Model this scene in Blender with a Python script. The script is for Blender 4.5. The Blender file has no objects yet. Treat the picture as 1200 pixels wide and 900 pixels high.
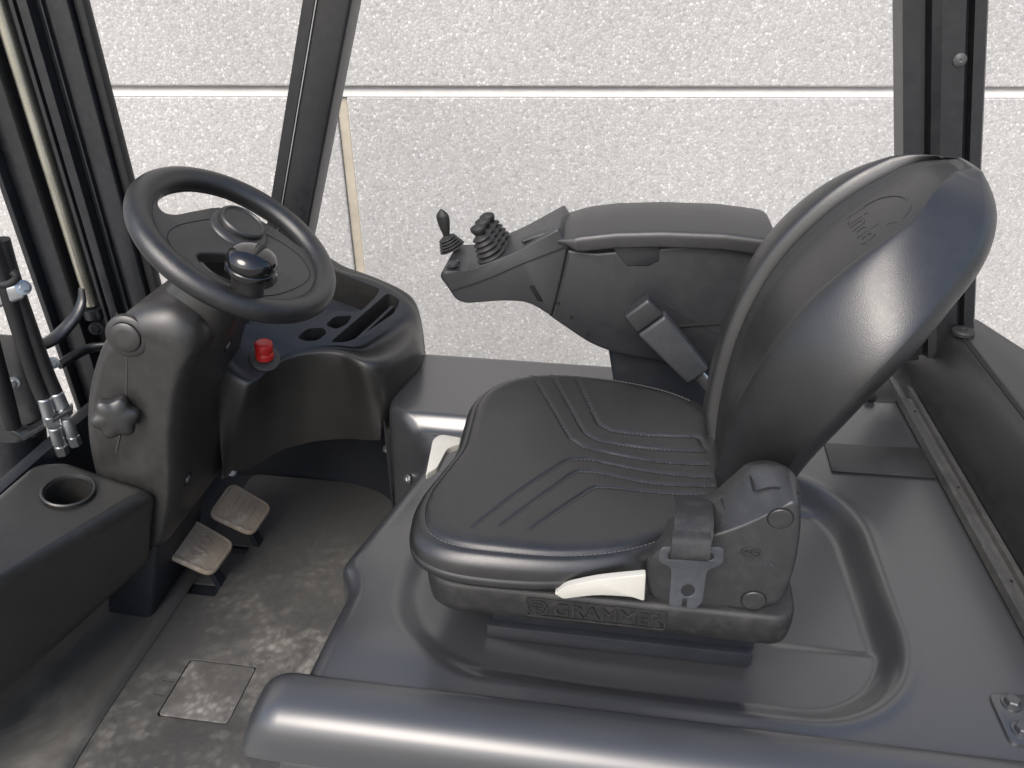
import bpy, bmesh, math, random
import numpy as np
from mathutils import Vector, Matrix

random.seed(4)
RNG = np.random.default_rng(4)
scene = bpy.context.scene
COL = scene.collection
RAD = math.radians

# ------------------------------------------------------------------ camera, sky, sun, exposure
cam_data = bpy.data.cameras.new('camera')
cam_data.sensor_width = 36.0
cam_data.lens = 27.03
cam_data.clip_start = 0.02
cam_data.clip_end = 2000
cam = bpy.data.objects.new('camera', cam_data)
COL.objects.link(cam)
cam.location = (0.0, 0.0, 0.87)
cam.rotation_euler = (RAD(90 - 31), 0.0, RAD(8))
scene.camera = cam

SUN_EL, SUN_AZ = RAD(48), RAD(198)          # azimuth measured clockwise from +Y
world = bpy.data.worlds.new('World')
scene.world = world
world.use_nodes = True
wn = world.node_tree
bg = wn.nodes['Background']
sky = wn.nodes.new('ShaderNodeTexSky')
sky.sky_type = 'NISHITA'
sky.sun_disc = False
sky.sun_elevation = SUN_EL
sky.sun_rotation = SUN_AZ
sky.air_density = 1.0
sky.dust_density = 3.4
sky.ozone_density = 1.0
wn.links.new(sky.outputs[0], bg.inputs[0])
bg.inputs[1].default_value = 0.15

sun_data = bpy.data.lights.new('sun', 'SUN')
sun_data.energy = 1.4
sun_data.angle = RAD(34)
sun_data.color = (1.0, 0.975, 0.935)
sun = bpy.data.objects.new('sun', sun_data)
COL.objects.link(sun)
sd = Vector((math.sin(SUN_AZ) * math.cos(SUN_EL), math.cos(SUN_AZ) * math.cos(SUN_EL), math.sin(SUN_EL)))
sun.rotation_euler = sd.to_track_quat('Z', 'Y').to_euler()
sun.location = sd * 20

scene.view_settings.view_transform = 'Standard'
scene.view_settings.look = 'None'
scene.view_settings.gamma = 1.0
scene.view_settings.use_curve_mapping = False
scene.view_settings.exposure = 0.66

# ------------------------------------------------------------------ materials
def new_mat(name):
    m = bpy.data.materials.new(name)
    m.use_nodes = True
    nt = m.node_tree
    return m, nt, nt.nodes['Principled BSDF']

def nd(nt, kind, **kw):
    n = nt.nodes.new(kind)
    for k, v in kw.items():
        if k in n.inputs.keys():
            n.inputs[k].default_value = v
        else:
            setattr(n, k, v)
    return n

def ramp(nt, src, stops):
    r = nt.nodes.new('ShaderNodeValToRGB')
    el = r.color_ramp.elements
    while len(el) < len(stops):
        el.new(0.5)
    for e, (p, c) in zip(el, stops):
        e.position = p
        e.color = (c[0], c[1], c[2], 1) if isinstance(c, tuple) else (c, c, c, 1)
    nt.links.new(src, r.inputs[0])
    return r

def moulded(name, col, rough, grain=900.0, bump=0.05, var=0.25, dust=0.0, metal=0.0, spec=0.5, kind='noise', coat=0.0, rvar=0.1):
    """satin plastic, paint or leather: fine grain, uneven gloss, faint smudges and settled dust"""
    m, nt, b = new_mat(name)
    L = nt.links.new
    tc = nd(nt, 'ShaderNodeTexCoord')
    big = nd(nt, 'ShaderNodeTexNoise', Scale=6.0, Detail=5.0, Roughness=0.65)
    L(tc.outputs['Object'], big.inputs['Vector'])
    mid = nd(nt, 'ShaderNodeTexNoise', Scale=55.0, Detail=6.0, Roughness=0.7)
    L(tc.outputs['Object'], mid.inputs['Vector'])
    lo = tuple(c * (1 - var) for c in col)
    hi = tuple(c * (1 + var) for c in col)
    base = ramp(nt, big.outputs['Fac'], [(0.3, lo), (0.7, hi)])
    out = base.outputs[0]
    if dust > 0:
        dm = ramp(nt, mid.outputs['Fac'], [(0.45, 0.0), (0.8, 1.0)])
        mul = nd(nt, 'ShaderNodeMath', operation='MULTIPLY')
        mul.inputs[1].default_value = dust
        L(dm.outputs[0], mul.inputs[0])
        mx = nd(nt, 'ShaderNodeMixRGB')
        mx.inputs[2].default_value = (0.2, 0.19, 0.175, 1)
        L(mul.outputs[0], mx.inputs[0]); L(out, mx.inputs[1])
        out = mx.outputs[0]
    L(out, b.inputs['Base Color'])
    rr = nd(nt, 'ShaderNodeMapRange')
    rr.inputs['From Min'].default_value = 0.3; rr.inputs['From Max'].default_value = 0.7
    rr.inputs['To Min'].default_value = max(0.02, rough * (1 - rvar)); rr.inputs['To Max'].default_value = min(1, rough * (1 + rvar))
    L(mid.outputs['Fac'], rr.inputs['Value'])
    L(rr.outputs[0], b.inputs['Roughness'])
    b.inputs['Metallic'].default_value = metal
    b.inputs['Specular IOR Level'].default_value = spec
    b.inputs['Coat Weight'].default_value = coat
    b.inputs['Coat Roughness'].default_value = rough * 0.7 if rough > 0.1 else 0.03
    if bump > 0:
        if kind == 'noise':
            g = nd(nt, 'ShaderNodeTexNoise', Scale=grain, Detail=2.0)
            h = g.outputs['Fac']
        else:
            g = nd(nt, 'ShaderNodeTexVoronoi', Scale=grain)
            g.feature = 'DISTANCE_TO_EDGE'
            h = ramp(nt, g.outputs['Distance'], [(0.0, 0.0), (0.25, 1.0)]).outputs[0]
        L(tc.outputs['Object'], g.inputs['Vector'])
        bp = nd(nt, 'ShaderNodeBump', Strength=bump, Distance=0.001)
        L(h, bp.inputs['Height'])
        L(bp.outputs[0], b.inputs['Normal'])
    return m

M = {}
M['plastic'] = moulded('black_moulded_plastic', (0.018, 0.0174, 0.0162), 0.38, 1400, 0.16, 0.2, 0.05, spec=0.8)
M['column'] = moulded('column_plastic', (0.0205, 0.0198, 0.0186), 0.4, 1400, 0.16, 0.2, 0.07, spec=0.8)
M['bonnet'] = moulded('bonnet_plastic', (0.034, 0.0355, 0.039), 0.3, 300, 0.0, 0.06, 0.0, spec=1.0, coat=0.6, rvar=0.02)
M['panel'] = moulded('side_panel_plastic', (0.038, 0.0395, 0.043), 0.38, 300, 0.0, 0.06, 0.0, spec=1.0, coat=0.6, rvar=0.02)
M['footwell'] = moulded('footwell_paint', (0.012, 0.014, 0.019), 0.5, 800, 0.06, 0.2, 0.03)
M['leather'] = moulded('seat_leatherette', (0.0114, 0.0115, 0.0121), 0.33, 700, 0.12, 0.15, 0.04, kind='voronoi', spec=0.9)
M['backrest'] = moulded('backrest_leatherette', (0.0115, 0.0115, 0.012), 0.4, 420, 0.10, 0.15, 0.01, kind='voronoi', spec=1.0)
M['fabric'] = moulded('seat_side_mesh_fabric', (0.016, 0.016, 0.017), 0.75, 600, 0.5, 0.2, 0.05)
M['pan'] = moulded('seat_pan_plastic', (0.016, 0.016, 0.0164), 0.48, 900, 0.4, 0.2, 0.12)
M['hinge'] = moulded('hinge_cover_plastic', (0.0195, 0.0202, 0.0215), 0.43, 1100, 0.25, 0.2, 0.1, spec=0.8)
M['arm'] = moulded('armrest_plastic', (0.0176, 0.0187, 0.0215), 0.45, 1300, 0.14, 0.12, 0.03, spec=0.8)
M['arm_pad'] = moulded('armrest_pad', (0.0252, 0.0252, 0.0258), 0.44, 1300, 0.15, 0.12, 0.04, spec=0.8)
M['lever'] = moulded('lever_rubber', (0.0168, 0.0168, 0.0162), 0.6, 900, 0.1, 0.15, 0.05)
M['wheel'] = moulded('steering_wheel_foam', (0.0114, 0.0115, 0.0121), 0.36, 420, 0.18, 0.15, 0.05, kind='voronoi', spec=0.8)
M['hub'] = moulded('steering_hub_plastic', (0.018, 0.018, 0.0174), 0.41, 1300, 0.12, 0.15, 0.06, spec=0.8)
M['gloss'] = moulded('gloss_black_knob', (0.006, 0.006, 0.006), 0.07, 300, 0.0, 0.1, 0.0, coat=0.6)
M['paint'] = moulded('pillar_black_paint', (0.0098, 0.0105, 0.0126), 0.34, 700, 0.06, 0.2, 0.04, spec=0.8)
M['mast'] = moulded('mast_black_paint', (0.0098, 0.0112, 0.014), 0.34, 500, 0.1, 0.25, 0.06, spec=0.8)
M['rear'] = moulded('rear_cover_plastic', (0.0154, 0.0161, 0.0168), 0.43, 1200, 0.12, 0.15, 0.06, spec=0.8)
M['rail'] = moulded('dusty_steel_rail', (0.055, 0.056, 0.056), 0.5, 600, 0.15, 0.3, 0.25)
M['zinc'] = moulded('zinc_fitting', (0.5, 0.52, 0.53), 0.34, 300, 0.1, 0.25, 0.1, metal=0.9)
M['yellow_zinc'] = moulded('yellow_passivated_rod', (0.62, 0.6, 0.5), 0.26, 300, 0.08, 0.2, 0.1, metal=0.85)
M['grey_plastic'] = moulded('grey_satin_plastic', (0.0425, 0.046, 0.0525), 0.4, 900, 0.12, 0.15, 0.08)
M['tongue'] = moulded('belt_tongue_steel', (0.04, 0.0432, 0.0496), 0.4, 700, 0.1, 0.2, 0.1)
M['white_plastic'] = moulded('ivory_plastic', (0.5, 0.49, 0.44), 0.45, 500, 0.08, 0.08, 0.12)
M['red'] = moulded('red_button_plastic', (0.52, 0.02, 0.018), 0.32, 500, 0.03, 0.1, 0.02)
M['grey_ring'] = moulded('button_ring_plastic', (0.05, 0.048, 0.044), 0.5, 500, 0.05, 0.2, 0.1)
M['hose'] = moulded('hose_rubber', (0.012, 0.012, 0.013), 0.5, 500, 0.25, 0.2, 0.05)
M['thread'] = moulded('stitch_thread', (0.1, 0.1, 0.103), 0.7, 900, 0.0, 0.1, 0.0)
M['gap'] = moulded('dark_gap_rubber', (0.005, 0.005, 0.006), 0.8, 500, 0.0, 0.1, 0.0)
M['webbing'] = moulded('belt_webbing', (0.02, 0.02, 0.022), 0.7, 500, 0.4, 0.2, 0.15)
M['sealant'] = moulded('joint_sealant', (0.5, 0.45, 0.36), 0.8, 200, 0.3, 0.2, 0.0)

def dusty_rubber(name, col, dust, amount, scale, lo=0.42, hi=0.75, rough=0.7, spots=()):
    m, nt, b = new_mat(name)
    L = nt.links.new
    tc = nd(nt, 'ShaderNodeTexCoord')
    a = nd(nt, 'ShaderNodeTexNoise', Scale=scale, Detail=9.0, Roughness=0.68, Distortion=1.2)
    c = nd(nt, 'ShaderNodeTexNoise', Scale=scale * 0.35, Detail=3.0, Roughness=0.5)
    f = nd(nt, 'ShaderNodeTexVoronoi', Scale=scale * 3.2)
    w = nd(nt, 'ShaderNodeTexNoise', Scale=scale * 6, Detail=4.0)
    for n in (a, c, f, w):
        L(tc.outputs['Object'], n.inputs['Vector'])
    r1 = ramp(nt, a.outputs['Fac'], [(lo, 0.0), (hi, 1.0)])
    r2 = ramp(nt, c.outputs['Fac'], [(0.4, 0.15), (0.62, 1.0)])
    r3 = ramp(nt, f.outputs['Distance'], [(0.15, 1.0), (0.6, 0.35)])
    m1 = nd(nt, 'ShaderNodeMath', operation='MULTIPLY'); L(r1.outputs[0], m1.inputs[0]); L(r2.outputs[0], m1.inputs[1])
    m2 = nd(nt, 'ShaderNodeMath', operation='MULTIPLY'); L(m1.outputs[0], m2.inputs[0]); L(r3.outputs[0], m2.inputs[1])
    m3 = nd(nt, 'ShaderNodeMath', operation='MULTIPLY'); L(m2.outputs[0], m3.inputs[0]); m3.inputs[1].default_value = amount
    fac = m3.outputs[0]
    if spots:
        lug = nd(nt, 'ShaderNodeTexVoronoi', Scale=24.0, Randomness=0.95); lug.distance = 'CHEBYCHEV'
        mp = nd(nt, 'ShaderNodeMapping'); mp.inputs['Rotation'].default_value = (0, 0, 0.35); mp.inputs['Scale'].default_value = (1.0, 1.7, 1.0)
        dn = nd(nt, 'ShaderNodeTexNoise', Scale=26.0, Detail=4.0, Roughness=0.6); L(tc.outputs['Object'], dn.inputs['Vector'])
        dv = nd(nt, 'ShaderNodeVectorMath', operation='MULTIPLY_ADD'); dv.inputs[1].default_value = (0.045, 0.045, 0.0)
        L(dn.outputs['Color'], dv.inputs[0]); L(tc.outputs['Object'], dv.inputs[2])
        L(dv.outputs[0], mp.inputs['Vector']); L(mp.outputs[0], lug.inputs['Vector'])
        sh = ramp(nt, lug.outputs['Distance'], [(0.26, 1.0), (0.46, 0.0)])
        sc_ = nd(nt, 'ShaderNodeSeparateColor'); L(lug.outputs['Color'], sc_.inputs[0])
        pick = ramp(nt, sc_.outputs[0], [(0.55, 0.0), (0.85, 0.42)])
        p1 = nd(nt, 'ShaderNodeMath', operation='MULTIPLY'); L(sh.outputs[0], p1.inputs[0]); L(pick.outputs[0], p1.inputs[1])
        p2 = nd(nt, 'ShaderNodeMath', operation='MULTIPLY'); L(p1.outputs[0], p2.inputs[0]); L(r1.outputs[0], p2.inputs[1])
        p3 = nd(nt, 'ShaderNodeMath', operation='MAXIMUM'); L(p2.outputs[0], p3.inputs[0]); L(fac, p3.inputs[1])
        fac = p3.outputs[0]
    if spots:                                        # trodden places: (x, y, radius) in the object's own metres
        tot = None
        for sx, sy, sr in spots:
            vm = nd(nt, 'ShaderNodeVectorMath', operation='DISTANCE'); vm.inputs[1].default_value = (sx, sy, 0)
            L(tc.outputs['Object'], vm.inputs[0])
            wob = nd(nt, 'ShaderNodeMath', operation='MULTIPLY_ADD'); wob.inputs[1].default_value = 0.25 * sr * 2
            L(a.outputs['Fac'], wob.inputs[0]); L(vm.outputs['Value'], wob.inputs[2])
            mr = nd(nt, 'ShaderNodeMapRange'); mr.inputs['From Min'].default_value = sr * 1.45; mr.inputs['From Max'].default_value = sr * 0.5
            L(wob.outputs[0], mr.inputs['Value'])
            if tot is None:
                tot = mr.outputs[0]
            else:
                ad = nd(nt, 'ShaderNodeMath', operation='MAXIMUM'); L(tot, ad.inputs[0]); L(mr.outputs[0], ad.inputs[1]); tot = ad.outputs[0]
        mm_ = nd(nt, 'ShaderNodeMath', operation='MULTIPLY'); L(fac, mm_.inputs[0]); L(tot, mm_.inputs[1])
        fac = mm_.outputs[0]
    mx = nd(nt, 'ShaderNodeMixRGB')
    mx.inputs[1].default_value = (*col, 1); mx.inputs[2].default_value = (*dust, 1)
    L(fac, mx.inputs[0]); L(mx.outputs[0], b.inputs['Base Color'])
    b.inputs['Roughness'].default_value = rough
    bp = nd(nt, 'ShaderNodeBump', Strength=0.35, Distance=0.002)
    L(w.outputs['Fac'], bp.inputs['Height']); L(bp.outputs[0], b.inputs['Normal'])
    return m

M['mat'] = dusty_rubber('dusty_floor_rubber', (0.055, 0.0545, 0.0525), (0.34, 0.32, 0.285), 0.75, 16.0, 0.36, 0.62, 0.6, spots=((0.08, -0.04, 0.30), (-0.06, -0.42, 0.42), (0.14, -0.3, 0.30)))
M['hatch'] = dusty_rubber('dusty_hatch_rubber', (0.07, 0.068, 0.064), (0.36, 0.34, 0.31), 1.0, 22.0, 0.3, 0.7)
M['toe'] = dusty_rubber('dusty_toe_board', (0.06, 0.058, 0.053), (0.28, 0.265, 0.23), 0.7, 5.0, 0.4, 0.8)
M['pad'] = dusty_rubber('worn_pedal_rubber', (0.26, 0.215, 0.16), (0.55, 0.5, 0.41), 0.8, 22.0, 0.35, 0.7)

def wall_material():
    m, nt, b = new_mat('exposed_aggregate_concrete')
    L = nt.links.new
    tc = nd(nt, 'ShaderNodeTexCoord')
    v = nd(nt, 'ShaderNodeTexVoronoi', Scale=100.0)
    v2 = nd(nt, 'ShaderNodeTexVoronoi', Scale=100.0); v2.feature = 'DISTANCE_TO_EDGE'
    n = nd(nt, 'ShaderNodeTexNoise', Scale=130.0, Detail=3.0)
    big = nd(nt, 'ShaderNodeTexNoise', Scale=0.9, Detail=5.0, Roughness=0.6)
    for k in (v, v2, n, big):
        L(tc.outputs['Object'], k.inputs['Vector'])
    sep = nd(nt, 'ShaderNodeSeparateColor'); L(v.outputs['Color'], sep.inputs[0])
    stone = ramp(nt, sep.outputs[0], [(0.0, (0.48, 0.47, 0.455)), (0.12, (0.58, 0.572, 0.555)), (0.5, (0.66, 0.65, 0.63)), (0.85, (0.72, 0.71, 0.69)), (1.0, (0.9, 0.89, 0.87))])
    edge = ramp(nt, v2.outputs['Distance'], [(0.0, 1.0), (0.16, 0.0)])
    mx = nd(nt, 'ShaderNodeMixRGB'); L(edge.outputs[0], mx.inputs[0]); L(stone.outputs[0], mx.inputs[1])
    mx.inputs[2].default_value = (0.5, 0.493, 0.48, 1)
    st = ramp(nt, big.outputs['Fac'], [(0.3, (0.74, 0.74, 0.74)), (0.7, (0.86, 0.857, 0.848))])
    mu = nd(nt, 'ShaderNodeMixRGB', blend_type='MULTIPLY'); mu.inputs[0].default_value = 1
    L(mx.outputs[0], mu.inputs[1]); L(st.outputs[0], mu.inputs[2]); L(mu.outputs[0], b.inputs['Base Color'])
    b.inputs['Roughness'].default_value = 0.6
    hgt = ramp(nt, v.outputs['Distance'], [(0.0, 1.0), (0.75, 0.0)])
    ad = nd(nt, 'ShaderNodeMath', operation='MULTIPLY_ADD'); ad.inputs[1].default_value = 0.35
    L(n.outputs['Fac'], ad.inputs[0]); L(hgt.outputs[0], ad.inputs[2])
    bp = nd(nt, 'ShaderNodeBump', Strength=0.22, Distance=0.004)
    L(ad.outputs[0], bp.inputs['Height']); L(bp.outputs[0], b.inputs['Normal'])
    return m
M['wall'] = wall_material()
M['joint'] = moulded('smooth_concrete_edge', (0.6, 0.585, 0.56), 0.75, 120, 0.4, 0.1, 0.1)

def ground_material():
    m, nt, b = new_mat('paved_yard')
    L = nt.links.new
    tc = nd(nt, 'ShaderNodeTexCoord')
    n = nd(nt, 'ShaderNodeTexNoise', Scale=40.0, Detail=8.0, Roughness=0.7)
    L(tc.outputs['Object'], n.inputs['Vector'])
    r = ramp(nt, n.outputs['Fac'], [(0.3, (0.2, 0.195, 0.185)), (0.7, (0.33, 0.32, 0.3))])
    L(r.outputs[0], b.inputs['Base Color'])
    b.inputs['Roughness'].default_value = 0.85
    bp = nd(nt, 'ShaderNodeBump', Strength=0.5, Distance=0.004)
    L(n.outputs['Fac'], bp.inputs['Height']); L(bp.outputs[0], b.inputs['Normal'])
    return m
M['ground'] = ground_material()

# ------------------------------------------------------------------ mesh helpers
def link(name, me, mat, parent=None, smooth=True, angle=38, kind=None):
    """one mesh object whose origin sits at the middle of its own mesh, parented with world placement kept"""
    if not smooth:
        for p in me.polygons:
            p.use_smooth = False
    else:
        for p in me.polygons:
            p.use_smooth = True
        me.set_sharp_from_angle(angle=RAD(angle))
    co = np.empty(len(me.vertices) * 3); me.vertices.foreach_get('co', co)
    co = co.reshape(-1, 3)
    c = (co.min(0) + co.max(0)) / 2
    me.vertices.foreach_set('co', (co - c).ravel())
    me.update()
    me.materials.clear(); me.materials.append(M[mat])
    o = bpy.data.objects.new(name, me)
    COL.objects.link(o)
    o.location = c
    if parent is not None:
        o.parent = parent
        pw = Vector((0, 0, 0)); q = parent
        while q is not None:                       # all ancestors are unrotated and unscaled
            pw += Vector(q.location)
            q = q.parent
        o.location = Vector(c) - pw
    if kind:
        o['kind'] = kind
    return o

def thing(name, label, cat, loc, group=None):
    o = bpy.data.objects.new(name, None)
    o.empty_display_size = 0.1
    COL.objects.link(o)
    o.location = loc
    o['label'] = label; o['category'] = cat
    if group:
        o['group'] = group
    return o

def mesh(verts, faces):
    me = bpy.data.meshes.new('m')
    me.from_pydata([tuple(v) for v in verts], [], [tuple(f) for f in faces])
    bm = bmesh.new(); bm.from_mesh(me)
    bmesh.ops.recalc_face_normals(bm, faces=bm.faces)
    bm.to_mesh(me); bm.free()
    me.update()
    return me

def join(*mes):
    bm = bmesh.new()
    for m_ in mes:
        bm.from_mesh(m_)
    out = bpy.data.meshes.new('m'); bm.to_mesh(out); bm.free()
    return out

def cr(P, n, closed=False):
    """n points on the Catmull-Rom curve through P"""
    P = np.asarray(P, float); N = len(P)
    if closed:
        t = np.arange(n) * N / n
    else:
        t = np.linspace(0, N - 1 - 1e-9, n)
    i = np.floor(t).astype(int); f = (t - i)[:, None].reshape((-1,) + (1,) * (P.ndim - 1))
    def g(k):
        return P[k % N] if closed else P[np.clip(k, 0, N - 1)]
    p0, p1, p2, p3 = g(i - 1), g(i), g(i + 1), g(i + 2)
    if not closed:
        p0 = np.where((i == 0).reshape(f.shape), 2 * p1 - p2, p0)
        p3 = np.where((i >= N - 2).reshape(f.shape), 2 * p2 - p1, p3)
    return 0.5 * (2 * p1 + (p2 - p0) * f + (2 * p0 - 5 * p1 + 4 * p2 - p3) * f ** 2 + (3 * p1 - p0 - 3 * p2 + p3) * f ** 3)

def grid_faces(nv, nu, closed_u=True, off=0):
    fs = []
    for j in range(nv - 1):
        for i in range(nu if closed_u else nu - 1):
            a = off + j * nu + i; b = off + j * nu + (i + 1) % nu
            fs.append((a, b, b + nu, a + nu))
    return fs

def rings(R, cap0=True, cap1=True):
    """mesh through a stack of closed rings (K x N x 3)"""
    R = np.asarray(R, float); K, N = R.shape[:2]
    V = R.reshape(-1, 3); Fc = grid_faces(K, N)
    if cap0: Fc.append(tuple(range(N - 1, -1, -1)))
    if cap1: Fc.append(tuple(range((K - 1) * N, K * N)))
    return mesh(V, Fc)

def loft(secs, nu, nv, cap0=True, cap1=True, smooth_around=True):
    S = np.asarray(secs, float)
    S = np.stack([cr(s, nu, True) if smooth_around else s for s in S])
    return rings(cr(S, nv), cap0, cap1)

def sheet(ctrl, nu, nv, thick=0.0):
    """smooth open surface through a grid of control points"""
    C_ = np.asarray(ctrl, float)
    A = np.stack([cr(r, nu) for r in C_]); A = cr(A, nv)
    V = A.reshape(-1, 3); Fc = grid_faces(nv, nu, False)
    me = mesh(V, Fc)
    if thick:
        bm = bmesh.new(); bm.from_mesh(me)
        bmesh.ops.solidify(bm, geom=bm.faces[:], thickness=thick)
        bm.to_mesh(me); bm.free()
    return me

def inset_poly(P, d):
    P = np.asarray(P, float)
    T = np.roll(P, -1, 0) - np.roll(P, 1, 0)
    T /= np.linalg.norm(T, axis=1)[:, None] + 1e-12
    Nn = np.stack([-T[:, 1], T[:, 0]], 1)
    area = 0.5 * np.sum(P[:, 0] * np.roll(P[:, 1], -1) - np.roll(P[:, 0], -1) * P[:, 1])
    return P + Nn * (d if area > 0 else -d)

def put(P2, axis, d):
    P2 = np.asarray(P2); d = np.full(len(P2), d) if np.isscalar(d) else d
    if axis == 'y': return np.stack([P2[:, 0], d, P2[:, 1]], 1)
    if axis == 'z': return np.stack([P2[:, 0], P2[:, 1], d], 1)
    return np.stack([d, P2[:, 0], P2[:, 1]], 1)

def round_poly(P, r, seg=5):
    """polygon with rounded corners; r a number or one per corner"""
    P = [np.asarray(p, float) for p in P]; N = len(P); out = []
    for i in range(N):
        a, b, c = P[i - 1], P[i], P[(i + 1) % N]
        rr = r[i] if isinstance(r, (list, tuple)) else r
        u = (a - b) / np.linalg.norm(a - b); v = (c - b) / np.linalg.norm(c - b)
        k = min(rr, 0.45 * np.linalg.norm(a - b), 0.45 * np.linalg.norm(c - b))
        p0, p2 = b + u * k, b + v * k
        for s in np.linspace(0, 1, seg):
            out.append((1 - s) ** 2 * p0 + 2 * s * (1 - s) * b + s * s * p2)
    return np.array(out)

def shrink(P, d):
    """inset by scaling about the middle: safe for tight corners"""
    lo, hi = P.min(0), P.max(0); c = (lo + hi) / 2
    return c + (P - c) * (1 - 2 * d / (hi - lo))

def pillow(prof, axis, d0, d1, r, seg=5, spline=0, r1=None, ins=None):
    """profile extruded along an axis with rounded rims"""
    P = cr(prof, spline, True) if spline else np.asarray(prof, float)
    r1 = r if r1 is None else r1
    ins = ins or inset_poly
    R = []
    sg = 1 if d1 > d0 else -1
    for k in range(seg + 1):
        a = k / seg * math.pi / 2
        R.append(put(ins(P, r * (1 - math.sin(a))), axis, d0 + sg * r * (1 - math.cos(a))))
    for k in range(seg + 1):
        a = (1 - k / seg) * math.pi / 2
        R.append(put(ins(P, r1 * (1 - math.sin(a))), axis, d1 - sg * r1 * (1 - math.cos(a))))
    return rings(R)

def frame(n, up=(0, 0, 1)):
    n = Vector(n).normalized(); up = Vector(up)
    if abs(n.dot(up)) > 0.98: up = Vector((1, 0, 0))
    x = up.cross(n).normalized(); y = n.cross(x)
    return x, y, n

def mat4(o, x, y, z):
    m_ = Matrix.Identity(4)
    for i in range(3):
        m_[i][0], m_[i][1], m_[i][2], m_[i][3] = x[i], y[i], z[i], o[i]
    return m_

def at(me, o, n, up=(0, 0, 1)):
    """stand a mesh built round the origin (z out) at o, z along n"""
    me.transform(mat4(o, *frame(n, up))); return me

def lathe(prof, seg=32, cap=True):
    a = np.linspace(0, 2 * np.pi, seg, endpoint=False)
    R = [np.stack([r * np.cos(a), r * np.sin(a), np.full(seg, z)], 1) for r, z in prof]
    return rings(R, cap, cap)

def box(sx, sy, sz, r=0.002, seg=3):
    bm = bmesh.new()
    bmesh.ops.create_cube(bm, size=1)
    bmesh.ops.scale(bm, vec=(sx, sy, sz), verts=bm.verts)
    if r > 0:
        bmesh.ops.bevel(bm, geom=bm.edges[:] + bm.verts[:], offset=r, segments=seg, profile=0.5, affect='EDGES')
    me = bpy.data.meshes.new('m'); bm.to_mesh(me); bm.free()
    return me

def hull(top, bot, r=0.01, seg=4):
    """solid between two polygons with the same number of corners, edges rounded"""
    n = len(top)
    V = list(top) + list(bot)
    Fc = [tuple(range(n)), tuple(range(2 * n - 1, n - 1, -1))]
    Fc += [(i, (i + 1) % n, n + (i + 1) % n, n + i) for i in range(n)]
    me = mesh(V, Fc)
    bm = bmesh.new(); bm.from_mesh(me)
    if r > 0:
        bmesh.ops.bevel(bm, geom=bm.edges[:], offset=r, segments=seg, profile=0.5, affect='EDGES', clamp_overlap=True)
    bm.to_mesh(me); bm.free()
    return me

def tube(pts, rad, seg=14, n=40, smooth=True, flat=1.0):
    P = cr(pts, n) if smooth else np.asarray(pts, float)
    n = len(P)
    rad = np.interp(np.linspace(0, 1, n), np.linspace(0, 1, len(rad)), rad) if not np.isscalar(rad) else np.full(n, rad)
    T = np.gradient(P, axis=0); T /= np.linalg.norm(T, axis=1)[:, None]
    u = np.cross(T[0], [0.3, 0.9, 0.1]); u /= np.linalg.norm(u)
    R = []
    a = np.linspace(0, 2 * np.pi, seg, endpoint=False)
    for k in range(n):
        u = u - T[k] * (u @ T[k]); u /= np.linalg.norm(u); v = np.cross(T[k], u)
        R.append(P[k] + rad[k] * (np.cos(a)[:, None] * u + flat * np.sin(a)[:, None] * v))
    return rings(R)

def bar(p0, p1, sec, up=(0, 1, 0)):
    """straight bar of any cross-section (2-D, sideways and along up) from p0 to p1"""
    p0, p1 = Vector(p0), Vector(p1)
    d = (p1 - p0).normalized(); u = Vector(up); u = (u - d * u.dot(d)).normalized(); s = u.cross(d)
    R = [[p + s * a + u * b for a, b in sec] for p in (p0, p1)]
    return rings(np.array(R))

def plate(outer, holes, depth, bevel, res=2):
    """flat plate with holes and rounded edges, built round the origin in XY, from a filled curve"""
    cu = bpy.data.curves.new('c', 'CURVE'); cu.dimensions = '2D'; cu.fill_mode = 'BOTH'
    cu.extrude = depth / 2; cu.bevel_depth = bevel; cu.bevel_resolution = res
    for P in [outer] + list(holes):
        s = cu.splines.new('POLY'); s.points.add(len(P) - 1); s.use_cyclic_u = True
        for k, p in enumerate(P):
            s.points[k].co = (p[0], p[1], 0, 1)
    ob = bpy.data.objects.new('c', cu)
    me = bpy.data.meshes.new_from_object(ob)
    bpy.data.objects.remove(ob); bpy.data.curves.remove(cu)
    bm = bmesh.new(); bm.from_mesh(me)
    bmesh.ops.remove_doubles(bm, verts=bm.verts, dist=1e-5)
    bmesh.ops.recalc_face_normals(bm, faces=bm.faces)
    bm.to_mesh(me); bm.free()
    return me

def letters(txt, size, depth, bold=0.0, wide=1.0, space=1.0):
    cu = bpy.data.curves.new('t', 'FONT'); cu.body = txt; cu.size = size; cu.extrude = depth / 2
    cu.offset = bold; cu.align_x = 'CENTER'; cu.align_y = 'CENTER'; cu.space_character = space
    cu.resolution_u = 3
    ob = bpy.data.objects.new('t', cu)
    me = bpy.data.meshes.new_from_object(ob)
    bpy.data.objects.remove(ob); bpy.data.curves.remove(cu)
    me.transform(Matrix.Diagonal((wide, 1, 1, 1)))
    return me

def cut(me, *cutters):
    """boolean difference, applied at once; nothing is left behind"""
    o = bpy.data.objects.new('b', me); COL.objects.link(o)
    cs = []
    for c in cutters:
        k = bpy.data.objects.new('k', c); COL.objects.link(k); cs.append(k)
        md = o.modifiers.new('d', 'BOOLEAN'); md.operation = 'DIFFERENCE'; md.solver = 'EXACT'; md.object = k
    dg = bpy.context.evaluated_depsgraph_get()
    out = bpy.data.meshes.new_from_object(o.evaluated_get(dg))
    for k in [o] + cs:
        bpy.data.objects.remove(k)
    return out

def circle(r, n=40, c=(0, 0)):
    a = np.linspace(0, 2 * np.pi, n, endpoint=False)
    return np.stack([c[0] + r * np.cos(a), c[1] + r * np.sin(a)], 1)

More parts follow.
